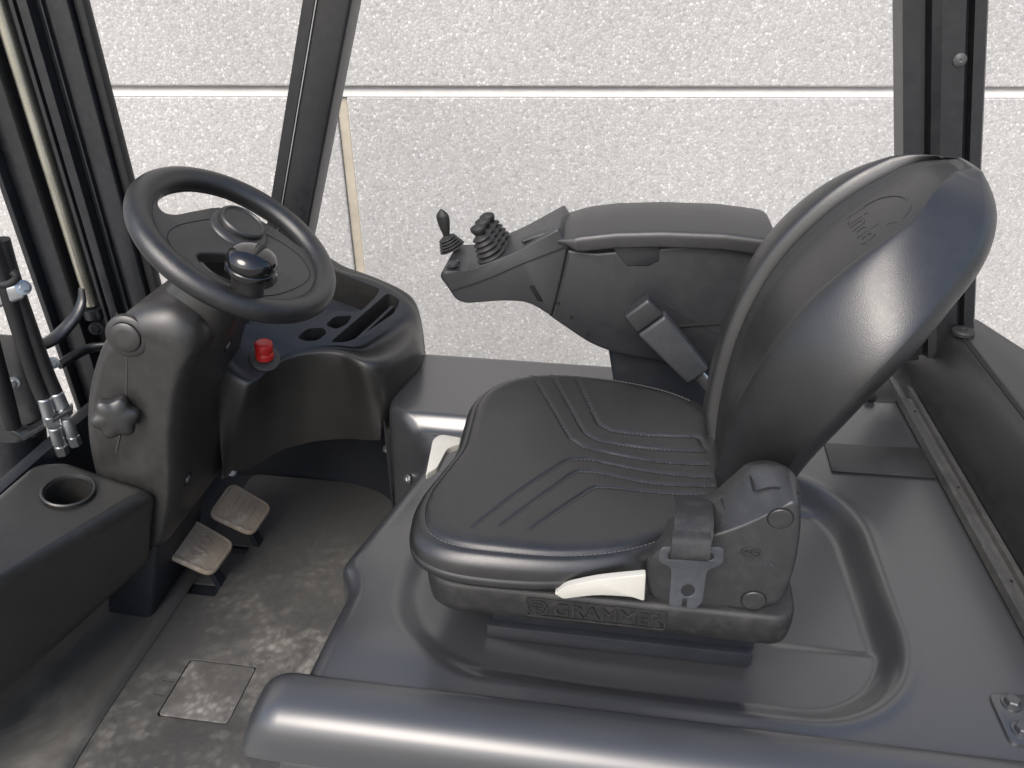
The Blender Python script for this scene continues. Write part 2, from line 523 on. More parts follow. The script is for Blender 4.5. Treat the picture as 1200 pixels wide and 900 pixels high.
def smooth01(x, a, b):
    t = np.clip((x - a) / (b - a), 0, 1); return t * t * (3 - 2 * t)

def screw(parent, o, n, r=0.008, mat_='zinc', name='screw'):
    me = lathe([(r * 1.25, 0), (r * 1.25, r * 0.25), (r, r * 0.3)], 24)
    hx = lathe([(r * 0.82, r * 0.28), (r * 0.82, r * 0.85), (r * 0.7, r)], 6)
    return link(name, at(join(me, hx), o, n), mat_, parent, angle=25)

# ================================================================== setting: yard and wall
GZ = -1.03
g = link('ground', mesh([(-30, -30, GZ), (30, -30, GZ), (30, 30, GZ), (-30, 30, GZ)], [(0, 1, 2, 3)]), 'ground', smooth=False)
g['kind'] = 'structure'

WA = RAD(7.5)                                   # the wall stands 7.5 degrees off the truck's axis
WX = Vector((math.cos(WA), math.sin(WA), 0)); WY = Vector((-math.sin(WA), math.cos(WA), 0))
WO = WY * 2.9
wall = thing('concrete_wall', 'pale pebble-dashed concrete panel wall with a horizontal joint behind the forklift', 'wall',
             (WO.x, WO.y, GZ))
def wall_panel(x0, x1, z0, z1):
    me = box(x1 - x0, 0.16, z1 - z0, 0.006, 2)
    me.transform(Matrix.Translation(((x0 + x1) / 2, 0.08, (z0 + z1) / 2)))
    me.transform(mat4(WO, WX, WY, Vector((0, 0, 1))))
    return me
JZ = 0.338
# panels are kept in the wall's own plane
for x0, x1, z0, z1 in ((-7.0, 7.5, JZ + 0.0285, 3.6), (-7.0, -0.662, GZ, JZ - 0.008), (-0.622, 7.5, GZ, JZ - 0.008)):
    link('panel', wall_panel(x0, x1, z0, z1), 'wall', wall, smooth=False)
def wall_bar(x0, x1, z0, z1, y0, y1):
    return hull([WO + WX * x + WY * y + Vector((0, 0, z1)) for x, y in ((x0, y0), (x1, y0), (x1, y1), (x0, y1))],
                [WO + WX * x + WY * y + Vector((0, 0, z0)) for x, y in ((x0, y0), (x1, y0), (x1, y1), (x0, y1))], 0.002, 1)
sill = hull([WO + WX * x + WY * y + Vector((0, 0, z)) for x, y, z in ((-7.0, 0.002, JZ - 0.006), (7.5, 0.002, JZ - 0.006), (7.5, 0.026, JZ + 0.022), (-7.0, 0.026, JZ + 0.022))],
            [WO + WX * x + WY * y + Vector((0, 0, JZ - 0.0075)) for x, y in ((-7.0, 0.002), (7.5, 0.002), (7.5, 0.026), (-7.0, 0.026))], 0.0, 1)
link('joint_ledge', sill, 'joint', wall, smooth=False)
link('joint_back', wall_bar(-7.0, 7.5, JZ - 0.0, JZ + 0.028, 0.027, 0.09), 'joint', wall, smooth=False)
link('joint_seal', wall_bar(-0.661, -0.623, GZ, JZ - 0.012, 0.012, 0.05), 'sealant', wall, smooth=False)

# ================================================================== forklift body
FL = thing('forklift', 'black forklift cab body with moulded bonnet, dashboard, steering column and roof pillars', 'forklift', (-0.1, 1.1, -0.55))
FZ = -0.38                                       # cab floor

# ---- bonnet: one moulded skin with a raised far shelf, a seat well and a rounded front edge
def front_x(y):
    yy = [0.60, 0.65, 0.72, 0.80, 0.83, 0.855, 0.915, 1.04, 1.13, 1.18, 1.22, 1.26, 1.30, 1.52]
    xx = [-0.376, -0.376, -0.372, -0.368, -0.38, -0.398, -0.384, -0.358, -0.335, -0.335, -0.375, -0.43, -0.44, -0.43]
    return np.interp(y, yy, xx)
def soft_front(y):
    k = np.linspace(-0.012, 0.012, 7)
    return sum(front_x(y + d) for d in k) / len(k)
def bonnet_z(X, Y):
    z = np.zeros_like(X)
    # shelf on the far side, in front of and beside the seat
    z += 0.034 * smooth01(Y, 1.205, 1.25) * (1 - smooth01(X, 0.12, 0.3))
    z += 0.010 * smooth01(Y, 1.17, 1.20) * (1 - smooth01(Y, 1.20, 1.23)) * (1 - smooth01(X, -0.1, 0.1))
    # seat well: a rounded rectangle, deep behind, running out shallow in front
    cx, cy, hx, hy, rr = 0.075, 0.93, 0.375, 0.268, 0.17
    qx = np.abs(X - cx) - (hx - rr); qy = np.abs(Y - cy) - (hy - rr)
    sd_ = np.hypot(np.maximum(qx, 0), np.maximum(qy, 0)) + np.minimum(np.maximum(qx, qy), 0) - rr
    depth = 0.006 + 0.022 * smooth01(X, -0.30, 0.02)
    z -= depth * (1 - smooth01(sd_, -0.04, 0.0))
    z += 0.0015 * np.exp(-((sd_ - 0.006) / 0.008) ** 2) * smooth01(X, 0.0, 0.2)
    # step inside the well behind the seat
    z -= 0.004 * smooth01(X, 0.25, 0.28) * (1 - smooth01(sd_, -0.05, -0.03)) * smooth01(Y, 0.80, 0.815) * (1 - smooth01(Y, 1.1, 1.12))
    # slow crown
    z += 0.006 * np.exp(-((X + 0.2) / 0.2) ** 2) * np.exp(-((Y - 0.72) / 0.06) ** 2)
    # hollow in front of the seat
    z -= 0.02 * np.exp(-((X + 0.30) / 0.07) ** 2) * np.exp(-((Y - 1.02) / 0.12) ** 2)
    return z
ny, nx = 230, 250
ys = np.linspace(0.640, 1.495, ny)
rows = []
for y in ys:
    xf = soft_front(y)
    xs = np.concatenate([xf + 0.03 * (1 - np.cos(np.linspace(0, np.pi / 2, 12)[:-1])), np.linspace(xf + 0.03, 0.665, nx - 11)])
    Y = np.full_like(xs, y)
    z = bonnet_z(xs, Y)
    d = np.clip((xs - xf) / 0.03, 0, 1)
    z = z - 0.03 * (1 - np.sqrt(np.clip(1 - (1 - d) ** 2, 0, 1)))
    dy = np.clip((1.495 - y) / 0.02, 0, 1)
    z = z - 0.02 * (1 - math.sqrt(max(0, 1 - (1 - dy) ** 2)))
    top = np.stack([xs, Y, z], 1)
    skirt = np.array([[xf - 0.012, y, FZ - 0.02], [xf - 0.010, y, -0.25], [xf - 0.004, y, -0.12], [xf - 0.001, y, z[0] - 0.015]])
    rows.append(np.concatenate([skirt, top]))
R_ = np.array(rows)
last = R_[-1].copy(); last[:, 2] -= 0.35; 
R_ = np.concatenate([R_, last[None]])
me = mesh(R_.reshape(-1, 3), grid_faces(R_.shape[0], R_.shape[1], False))
bonnet = link('bonnet', me, 'bonnet', FL, angle=60)

# ---- rounded cover along the bonnet's side, and the panel below it
def swept_lip(prof, x0, x1, n_end=14, r_end=0.05, nlen=20):
    P = cr(prof, 60)
    c = np.array([P[:, 0].max(), P[:, 1].min()])
    R = []
    for k in range(n_end):
        a = k / (n_end - 1) * math.pi / 2
        s = 0.12 + 0.88 * math.sin(a)
        q = c + (P - c) * np.array([0.72 + 0.28 * math.sin(a), s])
        R.append(put(q, 'x', x0 + r_end * (1 - math.cos(a))))
    for x in np.linspace(x0 + r_end, x1, nlen)[1:]:
        R.append(put(P, 'x', x))
    return rings(R)
lip = [(0.646, -0.10), (0.6465, -0.02), (0.641, 0.002), (0.628, 0.010), (0.605, 0.011), (0.582, 0.007), (0.565, -0.005), (0.5545, -0.026), (0.552, -0.048), (0.5555, -0.062), (0.60, -0.068)]
link('side_cover', swept_lip(lip, -0.446, 0.80, r_end=0.065), 'panel', FL, angle=50)
low = [(0.64, -0.44), (0.64, -0.074), (0.60, -0.074), (0.572, -0.076), (0.562, -0.088), (0.558, -0.13), (0.56, -0.44)]
link('lower_side_panel', swept_lip(low, -0.415, 0.80, r_end=0.03), 'panel', FL, angle=50)

# ---- strap, channel rail and rear cover behind the seat
link('rear_strap', hull([(0.43, 1.292, 0.004), (0.615, 1.301, 0.004), (0.61, 1.204, 0.004), (0.426, 1.201, 0.004)],
                        [(0.434, 1.304, -0.004), (0.621, 1.313, -0.004), (0.615, 1.215, -0.004), (0.43, 1.212, -0.004)], 0.0015, 2), 'rear', FL)
rail = [(-0.022, 0.004), (-0.022, 0.012), (-0.012, 0.014), (-0.010, 0.006), (0.004, 0.006), (0.006, 0.016), (0.012, 0.018), (0.020, 0.018), (0.022, 0.004)]
rl = link('channel_rail', bar((0.634, 1.60, 0.0), (0.634, 0.60, 0.0), [(-a, b) for a, b in rail], up=(0, 0, 1)), 'rail', FL, angle=30)
for y in (1.43, 1.18, 0.95):
    link('rivet', at(lathe([(0.003, 0), (0.0025, 0.0012), (0.001, 0.0018)], 12), (0.637, y, 0.0062), (0, 0, 1)), 'gap', rl)
cow = []
for y, dx, dz in ((1.62, 0.0, 0.0), (1.56, 0.0, 0.0), (1.3, 0.0, 0.0), (1.0, 0.0, 0.0), (0.7, 0.0, 0.0), (0.5, 0, 0)):
    cow.append([(0.657 + dx, y, -0.03), (0.659, y, 0.03), (0.668, y, 0.10), (0.678, y, 0.145), (0.688, y, 0.160), (0.694, y, 0.1645)])
link('rear_cover', sheet(cow, 48, 30), 'rear', FL, angle=60)
lidp = [(0.6985, 0.50), (0.6985, 1.50), (0.712, 1.545), (0.735, 1.572), (0.755, 1.55), (0.80, 1.41), (0.90, 1.15), (0.95, 0.5)]
rt = link('rear_top_panel', pillow([(a, b) for a, b in round_poly(lidp, 0.02, 4)], 'z', 0.05, 0.1675, 0.006), 'rear', FL)
link('seal_strip', bar((0.6955, 1.545, 0.162), (0.6955, 0.5, 0.162), [(-0.0035, -0.004), (0.0035, -0.004), (0.0035, 0.0035), (-0.0035, 0.0035)], up=(0, 0, 1)), 'gap', FL, smooth=False)
cp = link('rubber_stop', at(lathe([(0.021, 0), (0.021, 0.006), (0.018, 0.009), (0.006, 0.010), (0.005, 0.008), (0.001, 0.008)], 32), (0.698, 1.474, 0.168), (0, 0, 1)), 'lever', FL)
link('rear_shelf', hull([(0.36, 1.47, 0.004), (0.70, 1.47, 0.004), (0.70, 1.62, 0.03), (0.36, 1.62, 0.03)], [(0.36, 1.47, -0.2), (0.70, 1.47, -0.2), (0.70, 1.62, -0.2), (0.36, 1.62, -0.2)], 0.004, 2), 'rear', FL)
# catch on the bonnet behind the seat
link('bonnet_catch', at(box(0.03, 0.018, 0.014, 0.003), (0.56, 1.478, 0.01), (0, 0, 1)), 'gap', FL)

# ---- bolted hinge plate at the bonnet's rear corner
hp = link('hinge_plate', pillow(round_poly([(0.527, 0.736, 0.0)[:2], (0.59, 0.741, 0.0)[:2], (0.572, 0.662, 0.0)[:2], (0.527, 0.664, 0.0)[:2]], 0.01, 4), 'z', -0.002, 0.004, 0.0015, 2), 'bonnet', FL)
for p in ((0.55, 0.723, 0.004), (0.547, 0.683, 0.004)):
    link('bolt', at(join(lathe([(0.0125, 0), (0.0125, 0.002), (0.012, 0.0022)], 24), lathe([(0.0095, 0.002), (0.0095, 0.0075), (0.008, 0.009)], 6)), p, (0, 0, 1), (1, 0.3, 0)), 'bonnet', hp, angle=25)

# ---- footwell wall and its bolt
fw = [[(-1.05, 1.50, z), (-0.85, 1.515, z), (-0.66, 1.51, z), (-0.53, 1.47, z), (-0.47, 1.38, z), (-0.452, 1.30, z), (-0.44, 1.262, z)] for z in (FZ - 0.02, -0.25, -0.1, -0.02)]
fwo = link('footwell_panel', sheet(fw, 70, 10, 0.004), 'footwell', FL, angle=60)
screw(bonnet, (-0.388, 1.222, -0.118), (-0.75, -0.65, 0.1), 0.008, name='bolt')
screw(fwo, (-0.5, 1.425, -0.2), (-0.5, -0.85, 0.1), 0.008, name='bolt')

# ---- dashboard: closed moulding with a storage tray cut into its sloping top
def pl_z(x, y): return 0.12 - 0.53 * (x + 0.42) + 0.42 * (y - 1.49)
top = [(-0.681, 1.165, 0.122), (-0.66, 1.181, 0.118), (-0.638, 1.239, 0.13), (-0.6, 1.287, 0.13), (-0.549, 1.326, 0.119), (-0.503, 1.35, 0.105), (-0.474, 1.392, 0.107), (-0.447, 1.447, 0.116), (-0.433, 1.502, 0.132), (-0.464, 1.524, 0.158), (-0.521, 1.526, 0.188), (-0.59, 1.506, 0.217), (-0.66, 1.50, 0.251), (-0.78, 1.40, 0.273), (-0.78, 1.25, 0.21), (-0.73, 1.18, 0.154)]
cre = [(-0.705, 1.165, 0.06), (-0.672, 1.18, 0.089), (-0.64, 1.225, 0.121), (-0.595, 1.265, 0.131), (-0.533, 1.285, 0.132), (-0.47, 1.275, 0.121), (-0.427, 1.32, 0.11), (-0.405, 1.4, 0.109), (-0.418, 1.5, 0.088), (-0.44, 1.545, 0.13), (-0.51, 1.553, 0.16), (-0.585, 1.545, 0.19), (-0.66, 1.53, 0.22), (-0.80, 1.41, 0.22), (-0.80, 1.24, 0.17), (-0.745, 1.165, 0.10)]
low = [(-0.744, 1.19, -0.042), (-0.708, 1.225, -0.021), (-0.664, 1.265, 0.012), (-0.607, 1.295, 0.028), (-0.53, 1.295, 0.039), (-0.468, 1.275, 0.032), (-0.435, 1.3, 0.035), (-0.401, 1.4, 0.051), (-0.417, 1.5, 0.002), (-0.43, 1.55, 0.0), (-0.51, 1.56, 0.0), (-0.585, 1.56, 0.0), (-0.66, 1.54, 0.0), (-0.80, 1.42, 0.0), (-0.80, 1.25, 0.0), (-0.76, 1.17, -0.03)]
bot = [(-0.774, 1.2, -0.132), (-0.743, 1.25, -0.144), (-0.693, 1.29, -0.126), (-0.633, 1.32, -0.118), (-0.554, 1.32, -0.102), (-0.472, 1.28, -0.07), (-0.455, 1.285, -0.06), (-0.44, 1.40, -0.06), (-0.43, 1.50, -0.06), (-0.44, 1.55, -0.08), (-0.51, 1.56, -0.1), (-0.585, 1.56, -0.12), (-0.66, 1.54, -0.13), (-0.80, 1.42, -0.15), (-0.80, 1.25, -0.15), (-0.78, 1.19, -0.13)]
tin = [tuple(np.array(p) * 0.86 + np.array([-0.60, 1.36, pl_z(-0.60, 1.36)]) * 0.14) for p in top]
tin = [(p[0], p[1], pl_z(p[0], p[1]) + 0.002) for p in tin]
topz = [(p[0], p[1], p[2] - 0.002) for p in top]
dm = loft([bot, low, cre, topz, tin], 160, 60)
def dash_cutter(pts, r, depth):
    P = round_poly([p[:2] for p in pts], r, 5)
    tp = np.array([(x, y, pl_z(x, y) + 0.05) for x, y in P])
    bt = np.array([(x * 0.97 + 0.03 * P[:, 0].mean(), y * 0.97 + 0.03 * P[:, 1].mean(), pl_z(x, y) - depth) for x, y in P])
    return rings([bt, tp])
c1 = dash_cutter([(-0.688, 1.288, 0.177), (-0.625, 1.299, 0.149), (-0.618, 1.323, 0.155), (-0.596, 1.365, 0.161), (-0.575, 1.401, 0.165), (-0.527, 1.433, 0.153), (-0.509, 1.484, 0.165), (-0.504, 1.511, 0.173), (-0.601, 1.494, 0.217), (-0.62, 1.49), (-0.745, 1.38), (-0.74, 1.27)], 0.010, 0.07)
c2 = dash_cutter([(-0.565, 1.328, 0.129), (-0.489, 1.512, 0.166), (-0.461, 1.51, 0.15), (-0.466, 1.469, 0.136), (-0.518, 1.371, 0.122), (-0.536, 1.348, 0.122)], 0.012, 0.055)
c3 = dash_cutter([(-0.583, 1.361, 0.152), (-0.572, 1.39, 0.158), (-0.541, 1.414, 0.153), (-0.545, 1.388, 0.143), (-0.561, 1.364, 0.142)], 0.008, 0.06)
c4 = dash_cutter([(-0.622, 1.304, 0.149), (-0.611, 1.334, 0.156), (-0.584, 1.354, 0.15), (-0.574, 1.347, 0.142), (-0.586, 1.32, 0.137), (-0.606, 1.306, 0.141)], 0.008, 0.06)
dm = cut(dm, c1, c2, c3, c4)
dash = link('dashboard', dm, 'plastic', FL, angle=34)
link('slot_rib', hull([(-0.527, 1.359, 0.121), (-0.521, 1.362, 0.12), (-0.471, 1.487, 0.145), (-0.476, 1.485, 0.148)], [(p[0], p[1], p[2] - 0.05) for p in ((-0.527, 1.359, 0.121), (-0.521, 1.362, 0.12), (-0.471, 1.487, 0.145), (-0.476, 1.485, 0.148))], 0.0, 1), 'plastic', dash)
nrm = Vector((0.53, -0.42, 1)).normalized()
# red stop button on its round plate
so = Vector((-0.661, 1.231, 0.139)); sn = nrm
ring = link('button_plate', at(lathe([(0.0295, -0.002), (0.0295, 0.001), (0.026, 0.003), (0.016, 0.0035), (0.015, 0.0015), (0.001, 0.0015)], 40), so + sn * 0.004, sn), 'grey_ring', dash)
sb = link('stop_button', at(lathe([(0.0165, 0.0), (0.0175, 0.003), (0.0175, 0.011), (0.0165, 0.013), (0.0152, 0.0145), (0.0152, 0.018), (0.0168, 0.020), (0.0172, 0.0225), (0.0172, 0.031), (0.0162, 0.0345), (0.0135, 0.0365), (0.006, 0.0372), (0.001, 0.0372)], 40), so + sn * 0.006, (0.15, -0.12, 1)), 'red', dash, angle=50)
sb['label'] = 'red emergency stop button'
# edge brackets and bolts between dashboard and column
eb = link('edge_bracket', hull([(-0.75, 1.205, 0.016), (-0.739, 1.21, 0.014), (-0.776, 1.215, -0.144), (-0.798, 1.205, -0.152)], [(-0.766, 1.23, -0.002), (-0.754, 1.235, -0.004), (-0.792, 1.24, -0.165), (-0.814, 1.23, -0.173)], 0.003, 2), 'grey_ring', FL)
screw(dash, (-0.771, 1.21, -0.133), (0.6, -0.7, 0.3), 0.007)
screw(dash, (-0.735, 1.205, 0.048), (0.6, -0.7, 0.3), 0.005)

# ---- steering column cover
prof = [(-0.835, -0.175), (-0.785, -0.09), (-0.752, 0.0), (-0.727, 0.10), (-0.695, 0.19), (-0.668, 0.245), (-0.648, 0.288), (-0.655, 0.328), (-0.692, 0.351), (-0.752, 0.344), (-0.812, 0.292), (-0.862, 0.215), (-0.898, 0.13), (-0.918, 0.04), (-0.925, -0.06), (-0.93, -0.175)]
colm = pillow(prof, 'y', 0.992, 1.236, 0.046, 12, spline=140, r1=0.010, ins=shrink)
column = link('steering_column_cover', colm, 'column', FL, angle=50)
from mathutils.bvhtree import BVHTree
bvh = BVHTree.FromPolygons([v.co + column.location + FL.location for v in column.data.vertices], [tuple(p.vertices) for p in column.data.polygons])
link('column_neck', tube([(-0.765, 1.11, 0.20), (-0.705, 1.10, 0.287), (-0.66, 1.095, 0.342), (-0.62, 1.095, 0.398)], [0.06, 0.064, 0.058, 0.046], 36, 20), 'column', FL)
# round cap on the shoulder
co_, cn, _, _ = bvh.find_nearest(Vector((-0.759, 1.005, 0.303)))
cn = (cn + Vector((0.15, -0.45, 0.1))).normalized()
co_ = co_ + cn * 0.005
link('round_cap', at(lathe([(0.0245, -0.012), (0.0245, 0.0005), (0.0225, 0.0022), (0.012, 0.003), (0.001, 0.003)], 40), co_, cn), 'column', column)
link('cap_collar', at(lathe([(0.036, -0.014), (0.0345, -0.0055), (0.031, -0.003), (0.0255, -0.0025), (0.0252, -0.012)], 44), co_, cn), 'column', column)
# star-shaped tilt knob
ang = np.linspace(0, 2 * np.pi, 84, endpoint=False)
star = lambda r: np.stack([(r * (1 + 0.105 * np.cos(6 * ang))) * np.cos(ang), (r * (1 + 0.105 * np.cos(6 * ang))) * np.sin(ang)], 1)
kr = [(0.020, 0.0), (0.031, 0.004), (0.0345, 0.010), (0.035, 0.020), (0.0335, 0.027), (0.029, 0.031), (0.014, 0.0325), (0.002, 0.033)]
km = rings([put(star(r), 'z', z) for r, z in kr])
kn = (0.48, -0.85, 0.16)
link('tilt_knob', at(km, (-0.813, 0.985, 0.159), kn), 'plastic', column, angle=60)
link('knob_stem', at(lathe([(0.012, -0.02), (0.012, 0.004)], 20), (-0.813, 0.985, 0.159), kn), 'gap', column)
# seam down the cover, and recessed screws
link('cover_seam', tube([(-0.762, 0.993, 0.292), (-0.779, 0.992, 0.231), (-0.8, 0.992, 0.163), (-0.825, 0.991, 0.108), (-0.844, 0.992, 0.069)], 0.0013, 6, 24), 'grey_ring', column)
def face_x(z):                                    # driver-side face of the cover
    return float(np.interp(z, [-0.175, -0.09, 0.0, 0.10, 0.19, 0.245, 0.275], [-0.835, -0.79, -0.765, -0.745, -0.705, -0.668, -0.65]))
def on_cover(y, z):
    hit, nn, _, _ = bvh.ray_cast(Vector((0.0, y, z)), Vector((-1, 0, 0)))
    return hit, nn
for y, z, r in ((1.045, -0.022, 0.0125), (1.160, 0.205, 0.0125)):
    p, n_ = on_cover(y, z)
    link('screw_recess', at(lathe([(r * 1.15, -0.002), (r * 1.1, 0.0008), (r * 0.92, 0.0012), (r * 0.75, -0.0008), (r * 0.7, -0.0012)], 32), p, n_), 'gap', column)
    link('screw', at(lathe([(r * 0.66, -0.002), (r * 0.62, 0.0012), (r * 0.3, 0.002), (r * 0.05, 0.0018)], 24), p, n_), 'zinc', column)
p, n_ = on_cover(1.19, 0.01)
screw(column, p, n_, 0.004)
link('cover_foot', hull([(-0.93, 1.0, -0.16), (-0.83, 1.0, -0.16), (-0.83, 1.2, -0.16), (-0.93, 1.2, -0.16)], [(-1.0, 1.0, -0.38), (-0.9, 1.0, -0.38), (-0.9, 1.2, -0.38), (-1.0, 1.2, -0.38)], 0.01, 3), 'footwell', FL)

# ---- side console with a cup holder, running out to the truck's edge
ctop = [(-0.786, 0.990, -0.002), (-0.965, 1.008, 0.036), (-1.008, 0.985, 0.040), (-1.020, 0.55, 0.030), (-0.955, 0.55, 0.020), (-0.885, 0.74, 0.012)]
cbot = [(-0.835, 0.980, -0.185), (-0.96, 0.980, -0.20), (-0.99, 0.95, -0.20), (-1.06, 0.55, -0.27), (-1.04, 0.55, -0.27), (-0.965, 0.74, -0.245)]
rc_ = [0.022, 0.015, 0.02, 0.02, 0.02, 0.12]
CT = round_poly([p[:2] for p in ctop], rc_, 9); CB = round_poly([p[:2] for p in cbot], rc_, 9)
ctz = lambda P: -0.002 + (-0.786 - P[:, 0]) * 0.205
cbz = np.interp(CB[:, 1], [0.55, 0.74, 0.98], [-0.275, -0.25, -0.185])
RR = 0.026; R = []
zt_ = ctz(CT) - RR
R.append(np.column_stack([shrink(CB, 0.02), cbz - 0.0]))
R.append(np.column_stack([shrink(CB, 0.004), cbz + 0.006]))
for t in np.linspace(0.08, 1, 12):
    q = CB * (1 - t) + CT * t
    R.append(np.column_stack([q, (cbz * (1 - t) + zt_ * t)]))
for k in range(1, 11):
    a_ = k / 10 * math.pi / 2
    q = shrink(CT, RR * (1 - math.cos(a_)))
    R.append(np.column_stack([q, ctz(q) - RR * (1 - math.sin(a_))]))
cm = rings(R)
cup_o = Vector((-0.905, 0.928, 0.0278)); cup_n = Vector((0.21, 0.02, 1)).normalized()
cm = cut(cm, at(lathe([(0.030, -0.085), (0.0345, -0.075), (0.0375, 0.05)], 48), cup_o, cup_n))
cons = link('side_console', cm, 'plastic', FL, angle=40)
link('cup_holder_rim', at(lathe([(0.0378, -0.004), (0.0425, -0.002), (0.0428, 0.001), (0.041, 0.003), (0.0385, 0.002), (0.0368, -0.003)], 56, cap=False), cup_o, cup_n), 'plastic', cons)

# ---- roof pillars
def pillar(name, p0, p1, w, d, groove, parent):
    sec = round_poly([(-w, -d), (w, -d), (w, d), (-w, d)], 0.008, 4)
    return link(name, bar(p0, p1, sec, up=(0, 1, 0)), 'paint', parent, angle=40)
# front pillar, raked back
fp0, fp1 = Vector((-0.772, 1.52, 0.06)), Vector((-0.354, 1.52, 1.32))
fp = pillar('front_pillar', fp0, fp1, 0.041, 0.035, 0, FL)
dirp = (fp1 - fp0).normalized(); side = Vector((0, 1, 0)).cross(dirp)
link('pillar_edge', bar(fp0 + side * -0.031 + Vector((0, -0.036, 0)), fp1 + side * -0.031 + Vector((0, -0.036, 0)), [(-0.013, -0.004), (0.008, -0.004), (0.010, 0.002), (-0.013, 0.002)], up=(0, 1, 0)), 'paint', fp)
link('pillar_highlight_line', bar(fp0 + side * -0.0205 + Vector((0, -0.0375, 0)), fp1 + side * -0.0205 + Vector((0, -0.0375, 0)), [(-0.001, -0.001), (0.001, -0.001), (0.001, 0.001), (-0.001, 0.001)], up=(0, 1, 0)), 'zinc', fp)  # bright metal bar added to draw the thin highlight down the pillar
# rear pillar, leaning forward at the top, in three channels
rp0, rp1 = Vector((0.682, 1.53, 0.10)), Vector((0.372, 1.53, 1.32))
dr = (rp1 - rp0).normalized(); sr = Vector((0, 1, 0)).cross(dr)
sec = [(-0.068, -0.03), (-0.04, -0.03), (-0.037, -0.012), (-0.028, -0.012), (-0.022, -0.028), (-0.008, -0.034), (0.028, -0.034), (0.036, -0.022), (0.040, -0.012), (0.044, -0.026), (0.062, -0.026), (0.066, -0.02), (0.066, 0.03), (-0.068, 0.03)]
rp = link('rear_pillar', bar(rp0, rp1, sec, up=(0, 1, 0)), 'paint', FL, angle=20)
link('bolt_cap', at(lathe([(0.0115, 0), (0.011, 0.003), (0.008, 0.0055), (0.003, 0.0065), (0.001, 0.005)], 28), (0.558, 1.496, 0.669), (0, -1, 0)), 'rail', rp)

# ---- floor of the cab under the mat
link('floor_plate', hull([(-1.05, 0.60, FZ - 0.006), (-0.36, 0.60, FZ - 0.006), (-0.36, 1.52, FZ - 0.006), (-1.05, 1.52, FZ - 0.006)],
                         [(-1.05, 0.60, FZ - 0.05), (-0.36, 0.60, FZ - 0.05), (-0.36, 1.52, FZ - 0.05), (-1.05, 1.52, FZ - 0.05)], 0.004, 1), 'footwell', FL)
link('kick_plate', hull([(-1.034, 0.696, -0.36), (-1.062, 0.731, -0.36), (-1.007, 0.949, -0.36), (-0.981, 0.943, -0.36)], [(-1.068, 0.719, -0.4), (-1.097, 0.755, -0.4), (-1.04, 0.98, -0.4), (-1.013, 0.974, -0.4)], 0.003, 2), 'rail', FL)
link('front_bulkhead', hull([(-1.08, 0.55, 0.0), (-1.05, 0.55, 0.0), (-1.05, 1.52, 0.0), (-1.08, 1.52, 0.0)], [(-1.12, 0.55, FZ), (-1.09, 0.55, FZ), (-1.09, 1.52, FZ), (-1.12, 1.52, FZ)], 0.003, 2), 'footwell', FL)

link('sill_panel', hull([(-1.50, 0.45, -0.30), (-1.09, 0.45, -0.30), (-1.09, 1.0, -0.30), (-1.50, 1.0, -0.30)], [(-1.50, 0.45, -0.70), (-1.09, 0.45, -0.70), (-1.09, 1.0, -0.70), (-1.50, 1.0, -0.70)], 0.01, 2), 'footwell', FL)

# ================================================================== floor mat
FM = thing('floor_mat', 'dusty black rubber floor mat with footprints and an inset hatch below the pedals', 'floor mat', (-0.65, 1.0, FZ))
mo = [(-0.872, 0.56), (-0.372, 0.56), (-0.372, 0.80), (-0.405, 0.85), (-0.38, 1.0), (-0.36, 1.15), (-0.45, 1.30), (-0.50, 1.46), (-0.62, 1.505), (-0.90, 1.505), (-0.90, 1.16), (-0.872, 1.13)]
hx0, hx1, hy0, hy1 = -0.772, -0.632, 0.795, 0.925
slot1 = [(-0.872, 1.085), (-0.80, 1.085), (-0.80, 1.118), (-0.872, 1.118)]
slot2 = [(-0.872, 1.215), (-0.79, 1.215), (-0.79, 1.245), (-0.872, 1.245)]
hole = round_poly([(hx0, hy0), (hx1, hy0), (hx1, hy1), (hx0, hy1)], 0.008, 4)
mm = plate(round_poly(mo, 0.02, 4), [hole, slot1, slot2, [(-0.800, 0.868), (hx0 - 0.003, 0.868), (hx0 - 0.003, 0.872), (-0.800, 0.872)], [(-0.800, 0.838), (hx0 - 0.003, 0.838), (hx0 - 0.003, 0.842), (-0.800, 0.842)]], 0.003, 0.0012)
mm.transform(Matrix.Translation((0, 0, FZ)))
link('mat', mm, 'mat', FM, angle=30)
hm = plate(round_poly([(hx0 + 0.0045, hy0 + 0.0045), (hx1 - 0.0035, hy0 + 0.0045), (hx1 - 0.0035, hy1 - 0.0045), (hx0 + 0.0045, hy1 - 0.0045)], 0.007, 4), [], 0.003, 0.001)
hm.transform(Matrix.Translation((0, 0, FZ + 0.0004)))
link('hatch', hm, 'hatch', FM, angle=30)
# ribbed step where the mat turns up to the toe board
tb = [[(-0.866, y, FZ + 0.003), (-0.874, y, FZ + 0.012), (-0.884, y, FZ + 0.016), (-0.896, y, FZ + 0.014), (-0.925, y, FZ + 0.012), (-0.99, y, FZ + 0.016), (-1.06, y, FZ + 0.022)] for y in (0.56, 0.7, 0.85, 1.0, 1.16)]
tb[0] = [(p[0] + 0.025, p[1], p[2]) for p in tb[0]]
tb[1] = [(p[0] + 0.004, p[1], p[2]) for p in tb[1]]
link('toe_board', sheet(tb, 60, 40, 0.003), 'toe', FM, angle=60)

